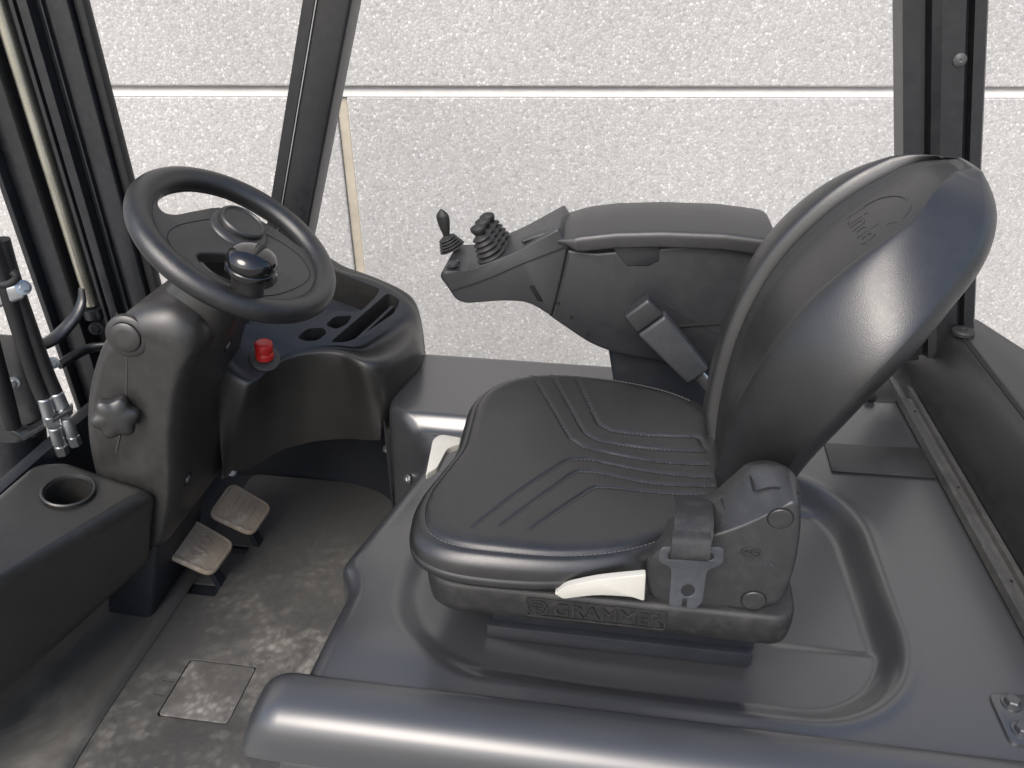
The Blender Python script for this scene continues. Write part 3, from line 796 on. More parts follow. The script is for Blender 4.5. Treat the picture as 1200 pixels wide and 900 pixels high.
# ================================================================== pedals
def pedal(c, ax, label, text):
    """pad facing up and back towards the driver, on a bent steel arm; c = pad centre"""
    T = thing('foot_pedal', label, 'pedal', (c[0], c[1], FZ), 'brake and drive pedals')
    n = Vector((0.52, -0.05, 0.85)).normalized()
    y = Vector((0, 1, 0)); y = (y - n * y.dot(n)).normalized(); x = y.cross(n)     # x runs down the pad
    P = round_poly([(-0.056, -0.056), (0.052, -0.050), (0.056, 0.050), (-0.056, 0.056)], 0.024, 6)
    me = pillow(P, 'z', 0, 0.012, 0.004, 3)
    rim = plate(inset_poly(P, 0.0035), [inset_poly(P, 0.0065)], 0.0006, 0.0008, 1); rim.transform(Matrix.Translation((0, 0, 0.0125)))
    A = mat4(Vector(c), x, y, n)
    me = join(me, rim); me.transform(A)
    pad = link('pad', me, 'pad', T, angle=40)
    if text:
        tm = letters(text, 0.036, 0.0036, 0.0, 0.9); tm.transform(Matrix.Translation((0.0, 0.006, 0.0125)) @ Matrix.Rotation(RAD(90), 4, 'Z'))
        tm.transform(A); link('lettering', tm, 'pad', pad, angle=30)
    else:
        for k in range(4):
            tm = box(0.003, 0.05, 0.0016, 0.0006, 1); tm.transform(Matrix.Translation((-0.022 + 0.015 * k, 0, 0.0125))); tm.transform(A)
            link('rib', tm, 'pad', pad)
    c = Vector(c)
    link('arm', bar(c + x * 0.01 - n * 0.004, Vector((c.x + 0.035, c.y + ax, FZ - 0.03)), [(-0.012, -0.006), (0.012, -0.006), (0.012, 0.006), (-0.012, 0.006)], up=(1, 0, 0.2)), 'footwell', T)
    return T
pedal((-0.833, 1.125, -0.285), 0.0, 'worn grey brake pedal with raised lettering beside the steering column', 'STOP')
pedal((-0.802, 1.255, -0.285), 0.0, 'worn brown drive pedal with a scuffed pale middle, farther from the cup holder', '')

# ================================================================== steering wheel
WC = Vector((-0.595, 1.093, 0.432)); tl = RAD(36.4)
wn_ = Vector((math.sin(tl), 0, math.cos(tl))); we = Vector((math.cos(tl), 0, -math.sin(tl))); wy = Vector((0, 1, 0))
WM = mat4(WC, we, wy, wn_)
SW = thing('steering_wheel', 'black steering wheel with a thick grained rim and a gloss black spinner knob', 'steering wheel', tuple(WC - wn_ * 0.05))
RO, RT = 0.1505, 0.0198
R = []
for a in np.linspace(0, 2 * np.pi, 120, endpoint=False):
    b = np.linspace(0, 2 * np.pi, 24, endpoint=False)
    rad = RO + RT * np.cos(b); zz = 0.0185 * np.sin(b)
    R.append(np.stack([rad * np.cos(a), rad * np.sin(a), zz], 1))
R.append(R[0])
rm = rings(R, False, False); 
bm = bmesh.new(); bm.from_mesh(rm); bmesh.ops.remove_doubles(bm, verts=bm.verts, dist=1e-6); bm.to_mesh(rm); bm.free()
rm.transform(WM)
link('rim', rm, 'wheel', SW, angle=80)
kup = cr([(-0.123, -0.044), (-0.136, -0.008), (-0.133, 0.036), (-0.114, 0.082), (-0.070, 0.123), (0.0, 0.141), (0.050, 0.134), (0.080, 0.112), (0.074, 0.094), (0.030, 0.094), (-0.010, 0.086), (-0.054, 0.055), (-0.074, 0.000), (-0.086, -0.040), (-0.102, -0.056)], 70, True)
klo = cr([(-0.026, -0.098), (-0.020, -0.076), (0.006, -0.040), (0.045, -0.012), (0.080, -0.010), (0.092, -0.036), (0.087, -0.066), (0.072, -0.092), (0.042, -0.113), (0.0, -0.116)], 60, True)
hubm = plate(circle(0.150, 90), [kup, klo], 0.010, 0.006, 3)
co = np.empty(len(hubm.vertices) * 3); hubm.vertices.foreach_get('co', co); co = co.reshape(-1, 3)
hubm.transform(Matrix.Translation((0, 0, -0.006)))
hubm.transform(WM)
plt_ = link('spoke_plate', hubm, 'hub', SW, angle=40)
dome = lathe([(0.052, -0.010), (0.050, 0.002), (0.047, 0.007), (0.043, 0.010), (0.038, 0.011)], 56); dome.transform(Matrix.Translation((-0.014, 0.028, 0))); dome.transform(WM)
hub = link('hub', dome, 'hub', SW, angle=50)
capm = lathe([(0.038, 0.008), (0.0375, 0.0165), (0.035, 0.0195), (0.032, 0.0200), (0.030, 0.0175), (0.015, 0.0185), (0.001, 0.019)], 56); capm.transform(Matrix.Translation((-0.016, 0.036, 0))); capm.transform(WM)
link('hub_cap', capm, 'hub', SW, angle=30)
gl = np.array([(-0.07, -0.102), (-0.075, -0.07), (-0.066, -0.03), (-0.045, 0.018), (0.014, 0.062), (0.075, 0.072), (0.112, 0.05), (0.121, 0.012), (0.108, -0.048), (0.086, -0.093), (0.047, -0.126), (0.0, -0.134), (-0.046, -0.122)])
gp = cr(gl * 0.985, 120, True); gp = np.vstack([gp, gp[:1]])
gm = tube([(p[0], p[1], 0.0049) for p in gp], 0.0009, 5, smooth=False); gm.transform(WM)
link('plate_groove', gm, 'gap', SW)
KB = WC + we * 0.068 + wy * -0.108 + wn_ * 0.004
kax = Vector((0.34, -0.04, 0.94)).normalized()
link('spinner_knob', at(lathe([(0.033, 0.050), (0.0352, 0.052), (0.0362, 0.057), (0.0356, 0.063), (0.032, 0.070), (0.024, 0.0755), (0.012, 0.0785), (0.001, 0.079)], 56), KB, kax), 'gloss', SW, angle=60)
link('knob_collar', at(lathe([(0.0325, 0.040), (0.0358, 0.042), (0.0366, 0.0485), (0.0352, 0.0508), (0.033, 0.0512)], 56), KB, kax), 'gloss', SW, angle=50)
link('knob_stem', at(lathe([(0.0255, -0.012), (0.0245, 0.004), (0.0235, 0.015), (0.0245, 0.027), (0.0300, 0.040), (0.02, 0.041)], 48), KB, kax), 'hub', SW, angle=50)

# ================================================================== driver's seat
ST = thing('driver_seat', 'black leatherette driver seat with stitched cushion and tall bolstered backrest', 'seat', (0.05, 0.93, -0.03))
SC = np.array([-0.02, 0.93])
outl = [(0.205, 0.925), (0.205, 1.02), (0.19, 1.08), (0.13, 1.135), (0.04, 1.165), (-0.06, 1.172), (-0.15, 1.150), (-0.200, 1.105), (-0.219, 1.05), (-0.219, 0.985), (-0.218, 0.915), (-0.232, 0.855), (-0.245, 0.80), (-0.244, 0.75), (-0.222, 0.706), (-0.165, 0.684), (-0.06, 0.686), (0.04, 0.712), (0.12, 0.760), (0.175, 0.805), (0.20, 0.85)]
NA, NR = 480, 110
O = cr(outl, NA, True)
lines = [
 [(-0.058, 1.164, 0.2), (-0.007, 1.01, 0.2), (0.015, 0.996, 0.2), (0.085, 0.997, 0.2), (0.149, 0.999, 0.2), (0.157, 0.968, 0.2)],
 [(-0.096, 1.147, 0.2), (-0.027, 0.981, 0.2), (-0.005, 0.966, 0.2), (0.072, 0.965, 0.2), (0.157, 0.964, 0.2)],
 [(-0.127, 1.137, 0.2), (-0.047, 0.96, 0.2), (-0.024, 0.943, 0.2), (0.059, 0.937, 0.2), (0.155, 0.931, 0.2)],
 [(-0.154, 0.736, 0.2), (-0.103, 0.82, 0.2), (-0.046, 0.905, 0.2), (-0.018, 0.916, 0.2), (0.071, 0.909, 0.2), (0.157, 0.899, 0.2)],
 [(-0.118, 0.742, 0.2), (-0.078, 0.806, 0.2), (-0.032, 0.881, 0.2), (-0.006, 0.888, 0.2), (0.071, 0.879, 0.2), (0.158, 0.878, 0.2)],
 [(-0.078, 0.744, 0.2), (-0.043, 0.796, 0.2), (-0.005, 0.851, 0.2), (0.023, 0.857, 0.2), (0.094, 0.857, 0.2), (0.142, 0.859, 0.2)]]
poly2 = []
for l in lines:
    q = np.array(l)[:, :2]
    s = np.linspace(0, len(q) - 1, 90)
    q = np.stack([np.interp(s, range(len(q)), q[:, 0]), np.interp(s, range(len(q)), q[:, 1])], 1)
    k = np.ones(7) / 7                                   # ease the corners
    qq = q.copy()
    for c in (0, 1):
        qq[3:-3, c] = np.convolve(q[:, c], k, 'valid')
    poly2.append(qq)
allq = np.vstack(poly2)
def cushion_top(p):
    d = np.full(len(p), 9.0)
    for i in range(0, len(allq), 60):
        d = np.minimum(d, np.hypot(p[:, None, 0] - allq[None, i:i + 60, 0], p[:, None, 1] - allq[None, i:i + 60, 1]).min(1))
    z = 0.200 - 0.0026 * np.exp(-(d / 0.0026) ** 2)
    # dished seat, raised leg lobes, falling to the rear
    z += -0.012 * np.exp(-((p[:, 0] - 0.08) / 0.10) ** 2 - ((p[:, 1] - 0.93) / 0.11) ** 2)
    z += 0.006 * np.exp(-((p[:, 0] + 0.12) / 0.08) ** 2)
    return z
R = []
for r, z in ((0.94, 0.149), (0.965, 0.150), (0.984, 0.1525), (0.997, 0.158), (1.0005, 0.163), (0.998, 0.1675), (0.992, 0.169), (0.990, 0.1705)):
    q = SC + (O - SC) * r
    R.append(put(q, 'z', z))
for t in np.linspace(0, 1, NR):
    r = 0.994 * (1 - t) + 0.004 * t if t > 0 else 0.994
    q = SC + (O - SC) * r
    edge = np.clip((0.994 - r) * 0.235 / 0.040, 0, 1)
    z = 0.171 + (cushion_top(q) - 0.171) * np.sqrt(1 - (1 - edge) ** 2) ** 0.9
    seam = np.exp(-(((0.994 - r) * 0.235 - 0.018) / 0.0035) ** 2)
    R.append(put(q, 'z', z - 0.0022 * seam))
cush = link('cushion', rings(R), 'leather', ST, angle=70)
# visible thread: short dashes on the seams
def stitch(path, step=0.0062, ln=0.0042, w=0.00055):
    path = np.asarray(path); seg = np.linalg.norm(np.diff(path, axis=0), axis=1); s = np.concatenate([[0], np.cumsum(seg)])
    out_v, out_f = [], []
    for a in np.arange(0.002, s[-1] - ln, step):
        p = np.array([[np.interp(a + k * ln, s, path[:, i]) for i in range(3)] for k in (0, 0.5, 1)])
        t = p[2] - p[0]; t /= np.linalg.norm(t) + 1e-9
        u = np.cross(t, [0, 0, 1.0]); u /= np.linalg.norm(u) + 1e-9
        b = len(out_v)
        up = np.array([0, 0, 1.0])
        for k in range(3):
            h = 0.0009 if k == 1 else -0.0002
            out_v += [p[k] - u * w + up * (h - 0.0005), p[k] + up * (h + w), p[k] + u * w + up * (h - 0.0005)]
        for k in range(2):
            c = b + 3 * k
            out_f += [(c, c + 1, c + 4, c + 3), (c + 1, c + 2, c + 5, c + 4), (c + 2, c, c + 3, c + 5)]
        out_f += [(b, b + 2, b + 1), (b + 6, b + 7, b + 8)]
    return out_v, out_f
V, Fc = [], []
for q in poly2:
    z = cushion_top(q)
    v, f_ = stitch(np.column_stack([q, z]))
    Fc += [tuple(i + len(V) for i in t) for t in f_]; V += v
ring_r = 0.994 - 0.018 / 0.235
q = SC + (O - SC) * ring_r
e_ = 0.018 / 0.040
zq = 0.171 + (cushion_top(q) - 0.171) * math.sqrt(1 - (1 - e_) ** 2) ** 0.9 - 0.0012
v, f_ = stitch(np.column_stack([q, zq])[60:470])
Fc += [tuple(i + len(V) for i in t) for t in f_]; V += v
link('stitching', mesh(V, Fc), 'thread', cush, smooth=False, kind='stuff')

# ---- seat pan with moulded lettering, and the base below
pan_o = round_poly([(-0.224, 0.708), (0.258, 0.708), (0.262, 0.78), (0.262, 1.14), (-0.19, 1.14), (-0.212, 1.05)], [0.06, 0.05, 0.05, 0.05, 0.05, 0.03], 9)
pr_ = [(0.016, 0.070), (0.007, 0.0735), (0.002, 0.080), (0.0, 0.092), (-0.001, 0.108), (0.0, 0.122), (0.003, 0.1265), (0.007, 0.128)]
pan = link('seat_pan', rings([put(inset_poly(pan_o, d), 'z', z) for d, z in pr_]), 'pan', ST, angle=60)
up_o = round_poly([(-0.216, 0.712), (0.10, 0.722), (0.10, 1.12), (-0.19, 1.12)], 0.05, 9)
link('pan_upper', rings([put(inset_poly(up_o, d), 'z', z) for d, z in ((0.0, 0.126), (0.004, 0.145), (0.02, 0.152))]), 'pan', ST, angle=60)
PC = (0.0095, 0.7072, 0.1035)
FM_ = lambda c: mat4(Vector(c), Vector((1, 0, 0)), Vector((0, 0, 1)), Vector((0, -1, 0)))
lm = plate(round_poly([(-0.090, -0.0165), (0.090, -0.0165), (0.090, 0.0165), (-0.090, 0.0165)], 0.004, 4), [round_poly([(-0.0886, -0.0151), (0.0886, -0.0151), (0.0886, 0.0151), (-0.0886, 0.0151)], 0.0035, 4)], 0.0012, 0.0006, 1)
lm.transform(FM_(PC)); link('lettering_frame', lm, 'pan', pan)
tx = letters('GRAMMER', 0.0305, 0.004, 0.0, 0.99, 1.0); tx.transform(Matrix.Translation((0.0155, 0, 0))); tx.transform(FM_(PC))
t_ = link('lettering', tx, 'pan', pan, angle=30); t_['label'] = 'raised GRAMMER lettering'
def emblem(s):
    parts = [plate(circle(s, 36), [circle(s * 0.88, 36)], 0.003, 0.0004, 1)]
    for k in range(6):
        a = RAD(30 + 60 * k)
        c = np.array([math.cos(a), math.sin(a)]); t = np.array([-c[1], c[0]])
        for m_ in (-0.16, 0.16):
            p = [c * s * 0.12 + t * s * m_ * 0.3, c * s * 0.55 + t * s * (m_ * 1.1 + 0.09), c * s * 0.8 + t * s * m_ * 1.5, c * s * 0.55 + t * s * (m_ * 1.1 - 0.09)]
            parts.append(plate(p, [], 0.003, 0.0002, 1))
    return join(*parts)
em = emblem(0.0135); em.transform(FM_((-0.066, 0.7073, 0.1035))); link('emblem', em, 'pan', pan, angle=30)
link('base_frame', hull([(-0.136, 0.758, 0.075), (0.230, 0.758, 0.075), (0.230, 1.08, 0.075), (-0.136, 1.08, 0.075)], [(-0.136, 0.762, -0.034), (0.230, 0.762, -0.034), (0.230, 1.08, -0.034), (-0.136, 1.08, -0.034)], 0.003, 2), 'footwell', ST)
link('base_runner', hull([(-0.142, 0.748, 0.012), (0.228, 0.748, 0.012), (0.228, 0.77, 0.012), (-0.142, 0.77, 0.012)], [(-0.142, 0.748, -0.014), (0.228, 0.748, -0.014), (0.228, 0.77, -0.014), (-0.142, 0.77, -0.014)], 0.003, 2), 'footwell', ST)

# ---- backrest: cross-sections across the seat, stacked up a curved spine
spx = cr([(0.214, 0.150), (0.224, 0.232), (0.244, 0.344), (0.277, 0.440), (0.330, 0.513), (0.378, 0.557), (0.402, 0.597), (0.412, 0.623)], 120)
kk = np.ones(13) / 13
for c in (0, 1):
    spx[6:-6, c] = np.convolve(spx[:, c], kk, 'valid')
hN = len(spx); H = np.linspace(0, 1, hN)
T = np.gradient(spx, axis=0); T /= np.linalg.norm(T, axis=1)[:, None]
for _ in range(6):
    for c in (0, 1):
        T[6:-6, c] = np.convolve(T[:, c], kk, 'valid')
Nf = np.stack([-T[:, 1], T[:, 0]], 1)                  # forward and up
Nf /= np.linalg.norm(Nf, axis=1)[:, None]
wid = cr(np.array([[.15], [.163], [.217], [.225], [.163], [.1055], [.03]]), hN)[:, 0]
for _ in range(2):
    wid[6:-6] = np.convolve(wid, kk, 'valid')
stp = np.interp(H, [0, .15, .4, .6, .8, .95, 1], [.045, .065, .092, .092, .085, .062, .02])
stp[6:-6] = np.convolve(stp, kk, 'valid')
thk = cr(np.array([[.040], [.056], [.066], [.0675], [.0675], [.062], [.043], [.010]]), hN)[:, 0]
CY = 0.9835
YM = -0.046 * np.interp(H, [0, .3, .6, .85, 1], [1, 1, 1, .55, 0])         # the padded strip sits towards the near side
Y0 = np.maximum(YM - stp, -0.74 * wid); Y1 = np.minimum(YM + stp, 0.74 * wid)
for _ in range(3):
    for q in (Y0, Y1):
        q[6:-6] = np.convolve(q, kk, 'valid')
R = []
nB = 60
for k in range(hN):
    w, c, th = wid[k], stp[k], thk[k]
    y0, y1 = Y0[k], Y1[k]
    us = 1 - (1 - np.linspace(0, 1, 56) ** 1.5) ** 1.6
    yf = np.concatenate([(y0 - (y0 + w) * us)[::-1], np.linspace(y0, y1, 43)[1:-1], y1 + (w - y1) * us])
    a = np.abs(yf)
    fade = np.interp(H[k], [0, .12, .80, .95, 1], [.2, 1, 1, .7, 0])
    basef = th * np.clip(1 - (a / w) ** 2.4, 0, 1) ** 0.62
    u = np.where(yf < y0, (y0 - yf) / (y0 + w), np.where(yf > y1, (yf - y1) / (w - y1), 0))
    dc = np.minimum(np.abs(yf - y0), np.abs(yf - y1))
    inside = (yf > y0) & (yf < y1)
    ridge = np.where(yf < y0, 0.030, 0.018) * np.sin(np.pi * np.clip(u, 0, 1) ** 0.45) * fade
    groove = -0.0065 * np.exp(-(dc / 0.0042) ** 2) * fade
    strip = np.where(inside, -0.008 * smooth01(dc, 0.0, 0.03), 0) * fade
    nf = basef + ridge + groove + strip
    nb_y = np.linspace(1, -1, nB + 2)[1:-1] * w
    nb = -th * 0.85 * np.clip(1 - (np.abs(nb_y) / w) ** 3.5, 0, 1) ** 0.6
    yy = np.concatenate([yf, nb_y]); nn_ = np.concatenate([nf, nb])
    R.append(np.stack([spx[k, 0] + Nf[k, 0] * nn_, CY + yy, spx[k, 1] + Nf[k, 1] * nn_], 1))
back = link('backrest', rings(R), 'backrest', ST, angle=75)
# faint embossed mark on the middle strip
k = int(0.60 * hN)
bo = Vector((spx[k, 0] + Nf[k, 0] * (thk[k] - 0.0100), CY - 0.04, spx[k, 1] + Nf[k, 1] * (thk[k] - 0.0100)))
bn_ = Vector((Nf[k, 0], 0, Nf[k, 1])); bu_ = Vector((T[k, 0], 0, T[k, 1]))
BM = mat4(bo, Vector((0, -1, 0)), bu_, bn_)
tx = letters('Linde', 0.040, 0.003, 0.0, 1.0, 0.95); tx.transform(Matrix.Translation((0, -0.010, 0)))
lp_ = tube([(-0.040, 0.004, 0), (-0.034, 0.028, 0), (-0.010, 0.044, 0), (0.018, 0.042, 0), (0.034, 0.026, 0), (0.030, 0.012, 0)], 0.0016, 6, 40)
tx = join(tx, lp_)
bb = BVHTree.FromPolygons([v.co + back.location + ST.location for v in back.data.vertices], [tuple(p.vertices) for p in back.data.polygons])
for v in tx.vertices:                                   # drape the mark over the curved leather
    lx, ly, lz_ = v.co
    hit, nn, _, _ = bb.ray_cast(BM @ Vector((lx, ly, 0.2)), -bn_)
    if hit is not None:
        v.co = hit + bn_ * (0.0007 if lz_ > 0 else -0.001)
e_ = link('embossed_mark', tx, 'backrest', back, angle=30); e_['label'] = 'faint embossed lettering under a loop'

# ---- hinge cover on the near side
HY = 0.718
hnear = [(p[0], p[2]) for p in ((0.075, 0.72, 0.142), (0.068, 0.72, 0.176), (0.077, 0.72, 0.206), (0.107, 0.72, 0.229), (0.14, 0.72, 0.244), (0.172, 0.72, 0.264), (0.203, 0.72, 0.289), (0.223, 0.72, 0.304), (0.234, 0.72, 0.287), (0.241, 0.72, 0.238), (0.242, 0.72, 0.19), (0.235, 0.72, 0.147), (0.208, 0.72, 0.128), (0.162, 0.72, 0.118), (0.12, 0.72, 0.115), (0.089, 0.72, 0.122))]
hfar = [(p[0], p[2]) for p in ((0.075, 0.72, 0.142), (0.069, 0.73, 0.175), (0.086, 0.76, 0.193), (0.116, 0.772, 0.224), (0.144, 0.772, 0.252), (0.167, 0.772, 0.285), (0.187, 0.772, 0.309), (0.222, 0.772, 0.312), (0.244, 0.772, 0.281), (0.247, 0.74, 0.235), (0.242, 0.72, 0.19), (0.235, 0.72, 0.147), (0.208, 0.72, 0.128), (0.162, 0.72, 0.118), (0.12, 0.72, 0.115), (0.089, 0.72, 0.122))]
hn_, hf_ = cr(hnear, 120, True), cr(hfar, 120, True)
hm_ = lambda t: hn_ * (1 - t) + hf_ * t
hc = link('hinge_cover', rings([put(shrink(hn_, 0.010), 'y', HY), put(shrink(hn_, 0.004), 'y', HY + 0.0004), put(shrink(hn_, 0.001), 'y', HY + 0.002), put(hm_(0.02), 'y', HY + 0.005), put(hm_(0.5), 'y', HY + 0.030), put(hm_(0.95), 'y', HY + 0.052), put(hf_, 'y', HY + 0.058), put(shrink(hf_, 0.004), 'y', HY + 0.066), put(shrink(hf_, 0.008), 'y', HY + 0.075)]), 'hinge', ST, angle=50)
for p, r in (((0.212, 0.718, 0.28), 0.0138), ((0.203, 0.718, 0.146), 0.0145)):
    link('round_cap', at(lathe([(r, 0), (r, 0.0015), (r * 0.94, 0.0024), (r * 0.5, 0.003), (0.001, 0.003)], 36), (p[0], HY - 0.0002, p[2]), (0, -1, 0)), 'hinge', hc)
    link('cap_gap', at(lathe([(r * 1.1, 0), (r * 1.1, 0.0006), (r * 1.0, 0.0006)], 36), (p[0], HY - 0.0002, p[2]), (0, -1, 0)), 'gap', hc)
lp = (0.188, 0.718, 0.206)
tx = letters('GRAMMER', 0.0112, 0.0014, 0.0, 1.12, 1.05); tx.transform(FM_((lp[0], HY, lp[2])))
link('lettering', tx, 'grey_plastic', hc, angle=30)
em = emblem(0.0105); em.transform(Matrix.Diagonal((1.15, 0.75, 1, 1))); em.transform(FM_((lp[0], HY, lp[2] + 0.017))); link('emblem', em, 'hinge', hc, angle=30)
# top flap of the hinge, the strap guide and their parting lines
link('hinge_line', tube([(0.181, 0.772, 0.3), (0.182, 0.75, 0.298), (0.185, 0.742, 0.298), (0.205, 0.742, 0.305), (0.234, 0.742, 0.3)], 0.0013, 6, 30), 'gap', hc)
link('hinge_line', tube([(0.152, 0.766, 0.262), (0.155, 0.752, 0.26), (0.158, 0.738, 0.258), (0.151, 0.734, 0.252), (0.139, 0.726, 0.247)], 0.0013, 6, 30), 'gap', hc)
sp_ = (0.19, 0.718, 0.13)
link('hinge_slot', at(box(0.034, 0.0045, 0.004, 0.001, 1), (sp_[0], HY + 0.0015, sp_[2]), (0, -1, 0)), 'gap', hc)
screw(hc, (0.211, 0.78, 0.302), (0.2, -0.3, 1), 0.006)
link('recline_bracket', hull([(0.20, 0.785, 0.25), (0.25, 0.785, 0.25), (0.25, 0.83, 0.25), (0.20, 0.83, 0.25)], [(0.20, 0.785, 0.10), (0.25, 0.785, 0.10), (0.25, 0.83, 0.10), (0.20, 0.83, 0.10)], 0.003, 2), 'footwell', ST)

# ---- ivory adjusting levers
lv = pillow(round_poly([(p[0], p[2]) for p in ((-0.043, 0.69, 0.157), (-0.029, 0.69, 0.172), (0.008, 0.69, 0.189), (0.065, 0.69, 0.205), (0.067, 0.69, 0.161), (0.053, 0.69, 0.166), (0.009, 0.69, 0.164), (-0.032, 0.69, 0.15))], [.002, .006, .02, .003, .003, .004, .02, .003], 4), 'y', 0.682, 0.692, 0.0015, 3, ins=shrink)
l_ = link('weight_lever', lv, 'white_plastic', ST); l_['label'] = 'ivory plastic lever on the near side of the seat'
hb = pillow(round_poly([(-0.232, 1.037, 0.13)[:2], (-0.269, 1.042, 0.13)[:2], (-0.278, 1.026, 0.13)[:2], (-0.267, 0.929, 0.13)[:2], (-0.253, 0.949, 0.13)[:2], (-0.248, 1.003, 0.13)[:2], (-0.229, 1.018, 0.13)[:2]], [.002, .01, .01, .004, .004, .01, .002], 5), 'z', 0.118, 0.130, 0.003, 3, ins=shrink)
l_ = link('slide_handle', hb, 'white_plastic', ST); l_['label'] = 'pale slide handle under the front of the cushion'
screw(l_, Vector((-0.254, 1.025, 0.124)), (-0.5, -0.5, 0.7), 0.005)

# ---- seat belt: folded webbing and the steel tongue hanging in front of the hinge cover
def ribbon(pts, half, thick):
    P = cr(pts, 40); T_ = np.gradient(P, axis=0); T_ /= np.linalg.norm(T_, axis=1)[:, None]
    w_ = np.array([1.0, 0.02, 0.03]); R = []
    for k in range(len(P)):
        n_ = np.cross(w_, T_[k]); n_ /= np.linalg.norm(n_)
        q = []
        for s, e in ((-1, -.5), (-1, .5), (1, .5), (1, -.5)):
            q.append(P[k] + w_ * half * s + n_ * thick * e)
        R.append(q)
    return rings(R)
bx_ = (0.112, 0.69, 0.249)[0]
belt = link('belt_webbing', ribbon([(bx_ + 0.010, 0.80, 0.235), (bx_ + 0.008, 0.765, 0.252), (bx_ + 0.005, 0.728, 0.264), (bx_ + 0.003, 0.703, 0.262), (bx_ + 0.001, 0.691, 0.252), (bx_, 0.687, 0.241), (bx_, 0.690, 0.231)], 0.0225, 0.0026), 'webbing', ST, angle=50)
link('belt_fold', ribbon([(bx_, 0.700, 0.262), (bx_, 0.688, 0.259), (bx_, 0.6825, 0.248), (bx_, 0.6825, 0.238), (bx_, 0.690, 0.229)], 0.0218, 0.003), 'webbing', belt, angle=50)
to = round_poly([(-0.036, 0.014), (0.036, 0.020), (0.038, 0.0), (0.020, -0.010), (0.020, -0.052), (0.014, -0.060), (0.004, -0.060), (0.003, -0.048), (-0.003, -0.048), (-0.004, -0.060), (-0.017, -0.060), (-0.020, -0.010), (-0.037, -0.004)], [.006, .006, .006, .006, .004, .003, .001, .001, .001, .001, .003, .006, .006], 4)
th_ = [round_poly([(-0.027, -0.001), (0.027, 0.003), (0.027, 0.012), (-0.027, 0.009)], 0.003, 4), circle(0.0088, 28, (0.002, -0.038))]
tm = plate(to, th_, 0.0016, 0.0009, 2)
tn = Vector((0.10, -0.97, 0.30)).normalized(); tx_ = Vector((0.985, 0.10, -0.06)); tx_ = (tx_ - tn * tx_.dot(tn)).normalized()
tm.transform(mat4(Vector((bx_ + 0.002, 0.688, 0.229)), tx_, tn.cross(tx_), tn))
tg = link('belt_tongue', tm, 'tongue', ST, angle=40); tg['label'] = 'grey steel belt tongue with round hole'

# ---- belt buckle on its stalk at the far side
bt_ = Vector((0.053, 1.2, 0.304)); bb_ = Vector((0.161, 1.2, 0.19)); ax_ = (bt_ - bb_).normalized()
def taper(p0, p1, w0, w1, d0, d1, r):
    u = Vector((0, 1, 0)); dd = (p1 - p0).normalized(); s = u.cross(dd).normalized(); u = dd.cross(s)
    return hull([p0 + s * a * w0 + u * b * d0 for a, b in ((-1, -1), (1, -1), (1, 1), (-1, 1))], [p1 + s * a * w1 + u * b * d1 for a, b in ((-1, -1), (1, -1), (1, 1), (-1, 1))], r, 4)
bk = link('belt_buckle', taper(bb_, bt_ - ax_ * 0.026, 0.023, 0.029, 0.014, 0.015, 0.006), 'grey_plastic', ST); bk['label'] = 'grey belt buckle sleeve beside the armrest'
link('buckle_head', taper(bt_ - ax_ * 0.0245, bt_ + ax_ * 0.016, 0.0285, 0.0265, 0.015, 0.015, 0.006), 'arm', bk)
link('buckle_foot', tube([bb_ + ax_ * 0.01, bb_ - ax_ * 0.03, bb_ - ax_ * 0.07], 0.012, 12, 12, flat=0.5), 'zinc', bk)

# ================================================================== armrest console
AR = thing('armrest_console', 'dark grey armrest box with hinged lid and mini control levers beside the seat', 'armrest', (0.06, 1.33, 0.1))
A0, A1 = 1.265, 1.40
def axz(*pts): return [(p[0], p[2]) for p in pts]
bodyp = axz((-0.082, 1.265, 0.383), (-0.029, 1.265, 0.38), (0.114, 1.265, 0.4), (0.267, 1.265, 0.424), (0.332, 1.265, 0.163), (0.219, 1.265, 0.154), (0.101, 1.265, 0.172), (0.017, 1.265, 0.182), (-0.034, 1.265, 0.201), (-0.07, 1.265, 0.225), (-0.107, 1.265, 0.25))
body = link('console_body', pillow(round_poly(bodyp, [.006, .004, .01, .01, .01, .02, .03, .03, .03, .02, .004], 4), 'y', A0, A1, 0.007, 4), 'arm', AR, angle=30)
for p in ((-0.094, 1.263, 0.28), (-0.069, 1.263, 0.254), (-0.038, 1.263, 0.221)):
    link('screw_hole', at(lathe([(0.0035, 0), (0.003, 0.001), (0.001, 0.0006)], 14), p, (0, -1, 0)), 'gap', body)
headp = axz((-0.097, 1.265, 0.42), (-0.076, 1.265, 0.385), (-0.102, 1.265, 0.249), (-0.146, 1.265, 0.277), (-0.193, 1.265, 0.277), (-0.265, 1.265, 0.266), (-0.284, 1.265, 0.273), (-0.297, 1.265, 0.296), (-0.311, 1.265, 0.316), (-0.307, 1.265, 0.329), (-0.261, 1.265, 0.332), (-0.178, 1.265, 0.37))
head = link('control_head', pillow(round_poly(headp, [.004, .002, .002, .03, .02, .01, .012, .012, .012, .01, .004, .02], 4), 'y', A0 + 0.001, A1, 0.006, 4, ins=shrink), 'arm', AR, angle=35)
link('head_seam', tube([(-0.288, 1.264, 0.292), (-0.224, 1.264, 0.319), (-0.162, 1.264, 0.351), (-0.117, 1.264, 0.372), (-0.085, 1.264, 0.387)], 0.0009, 5, 30), 'gap', head)
link('head_joint', tube([(-0.082, 1.264, 0.385), (-0.087, 1.264, 0.352), (-0.096, 1.264, 0.302), (-0.107, 1.264, 0.254)], 0.0016, 5, 20), 'gap', head)
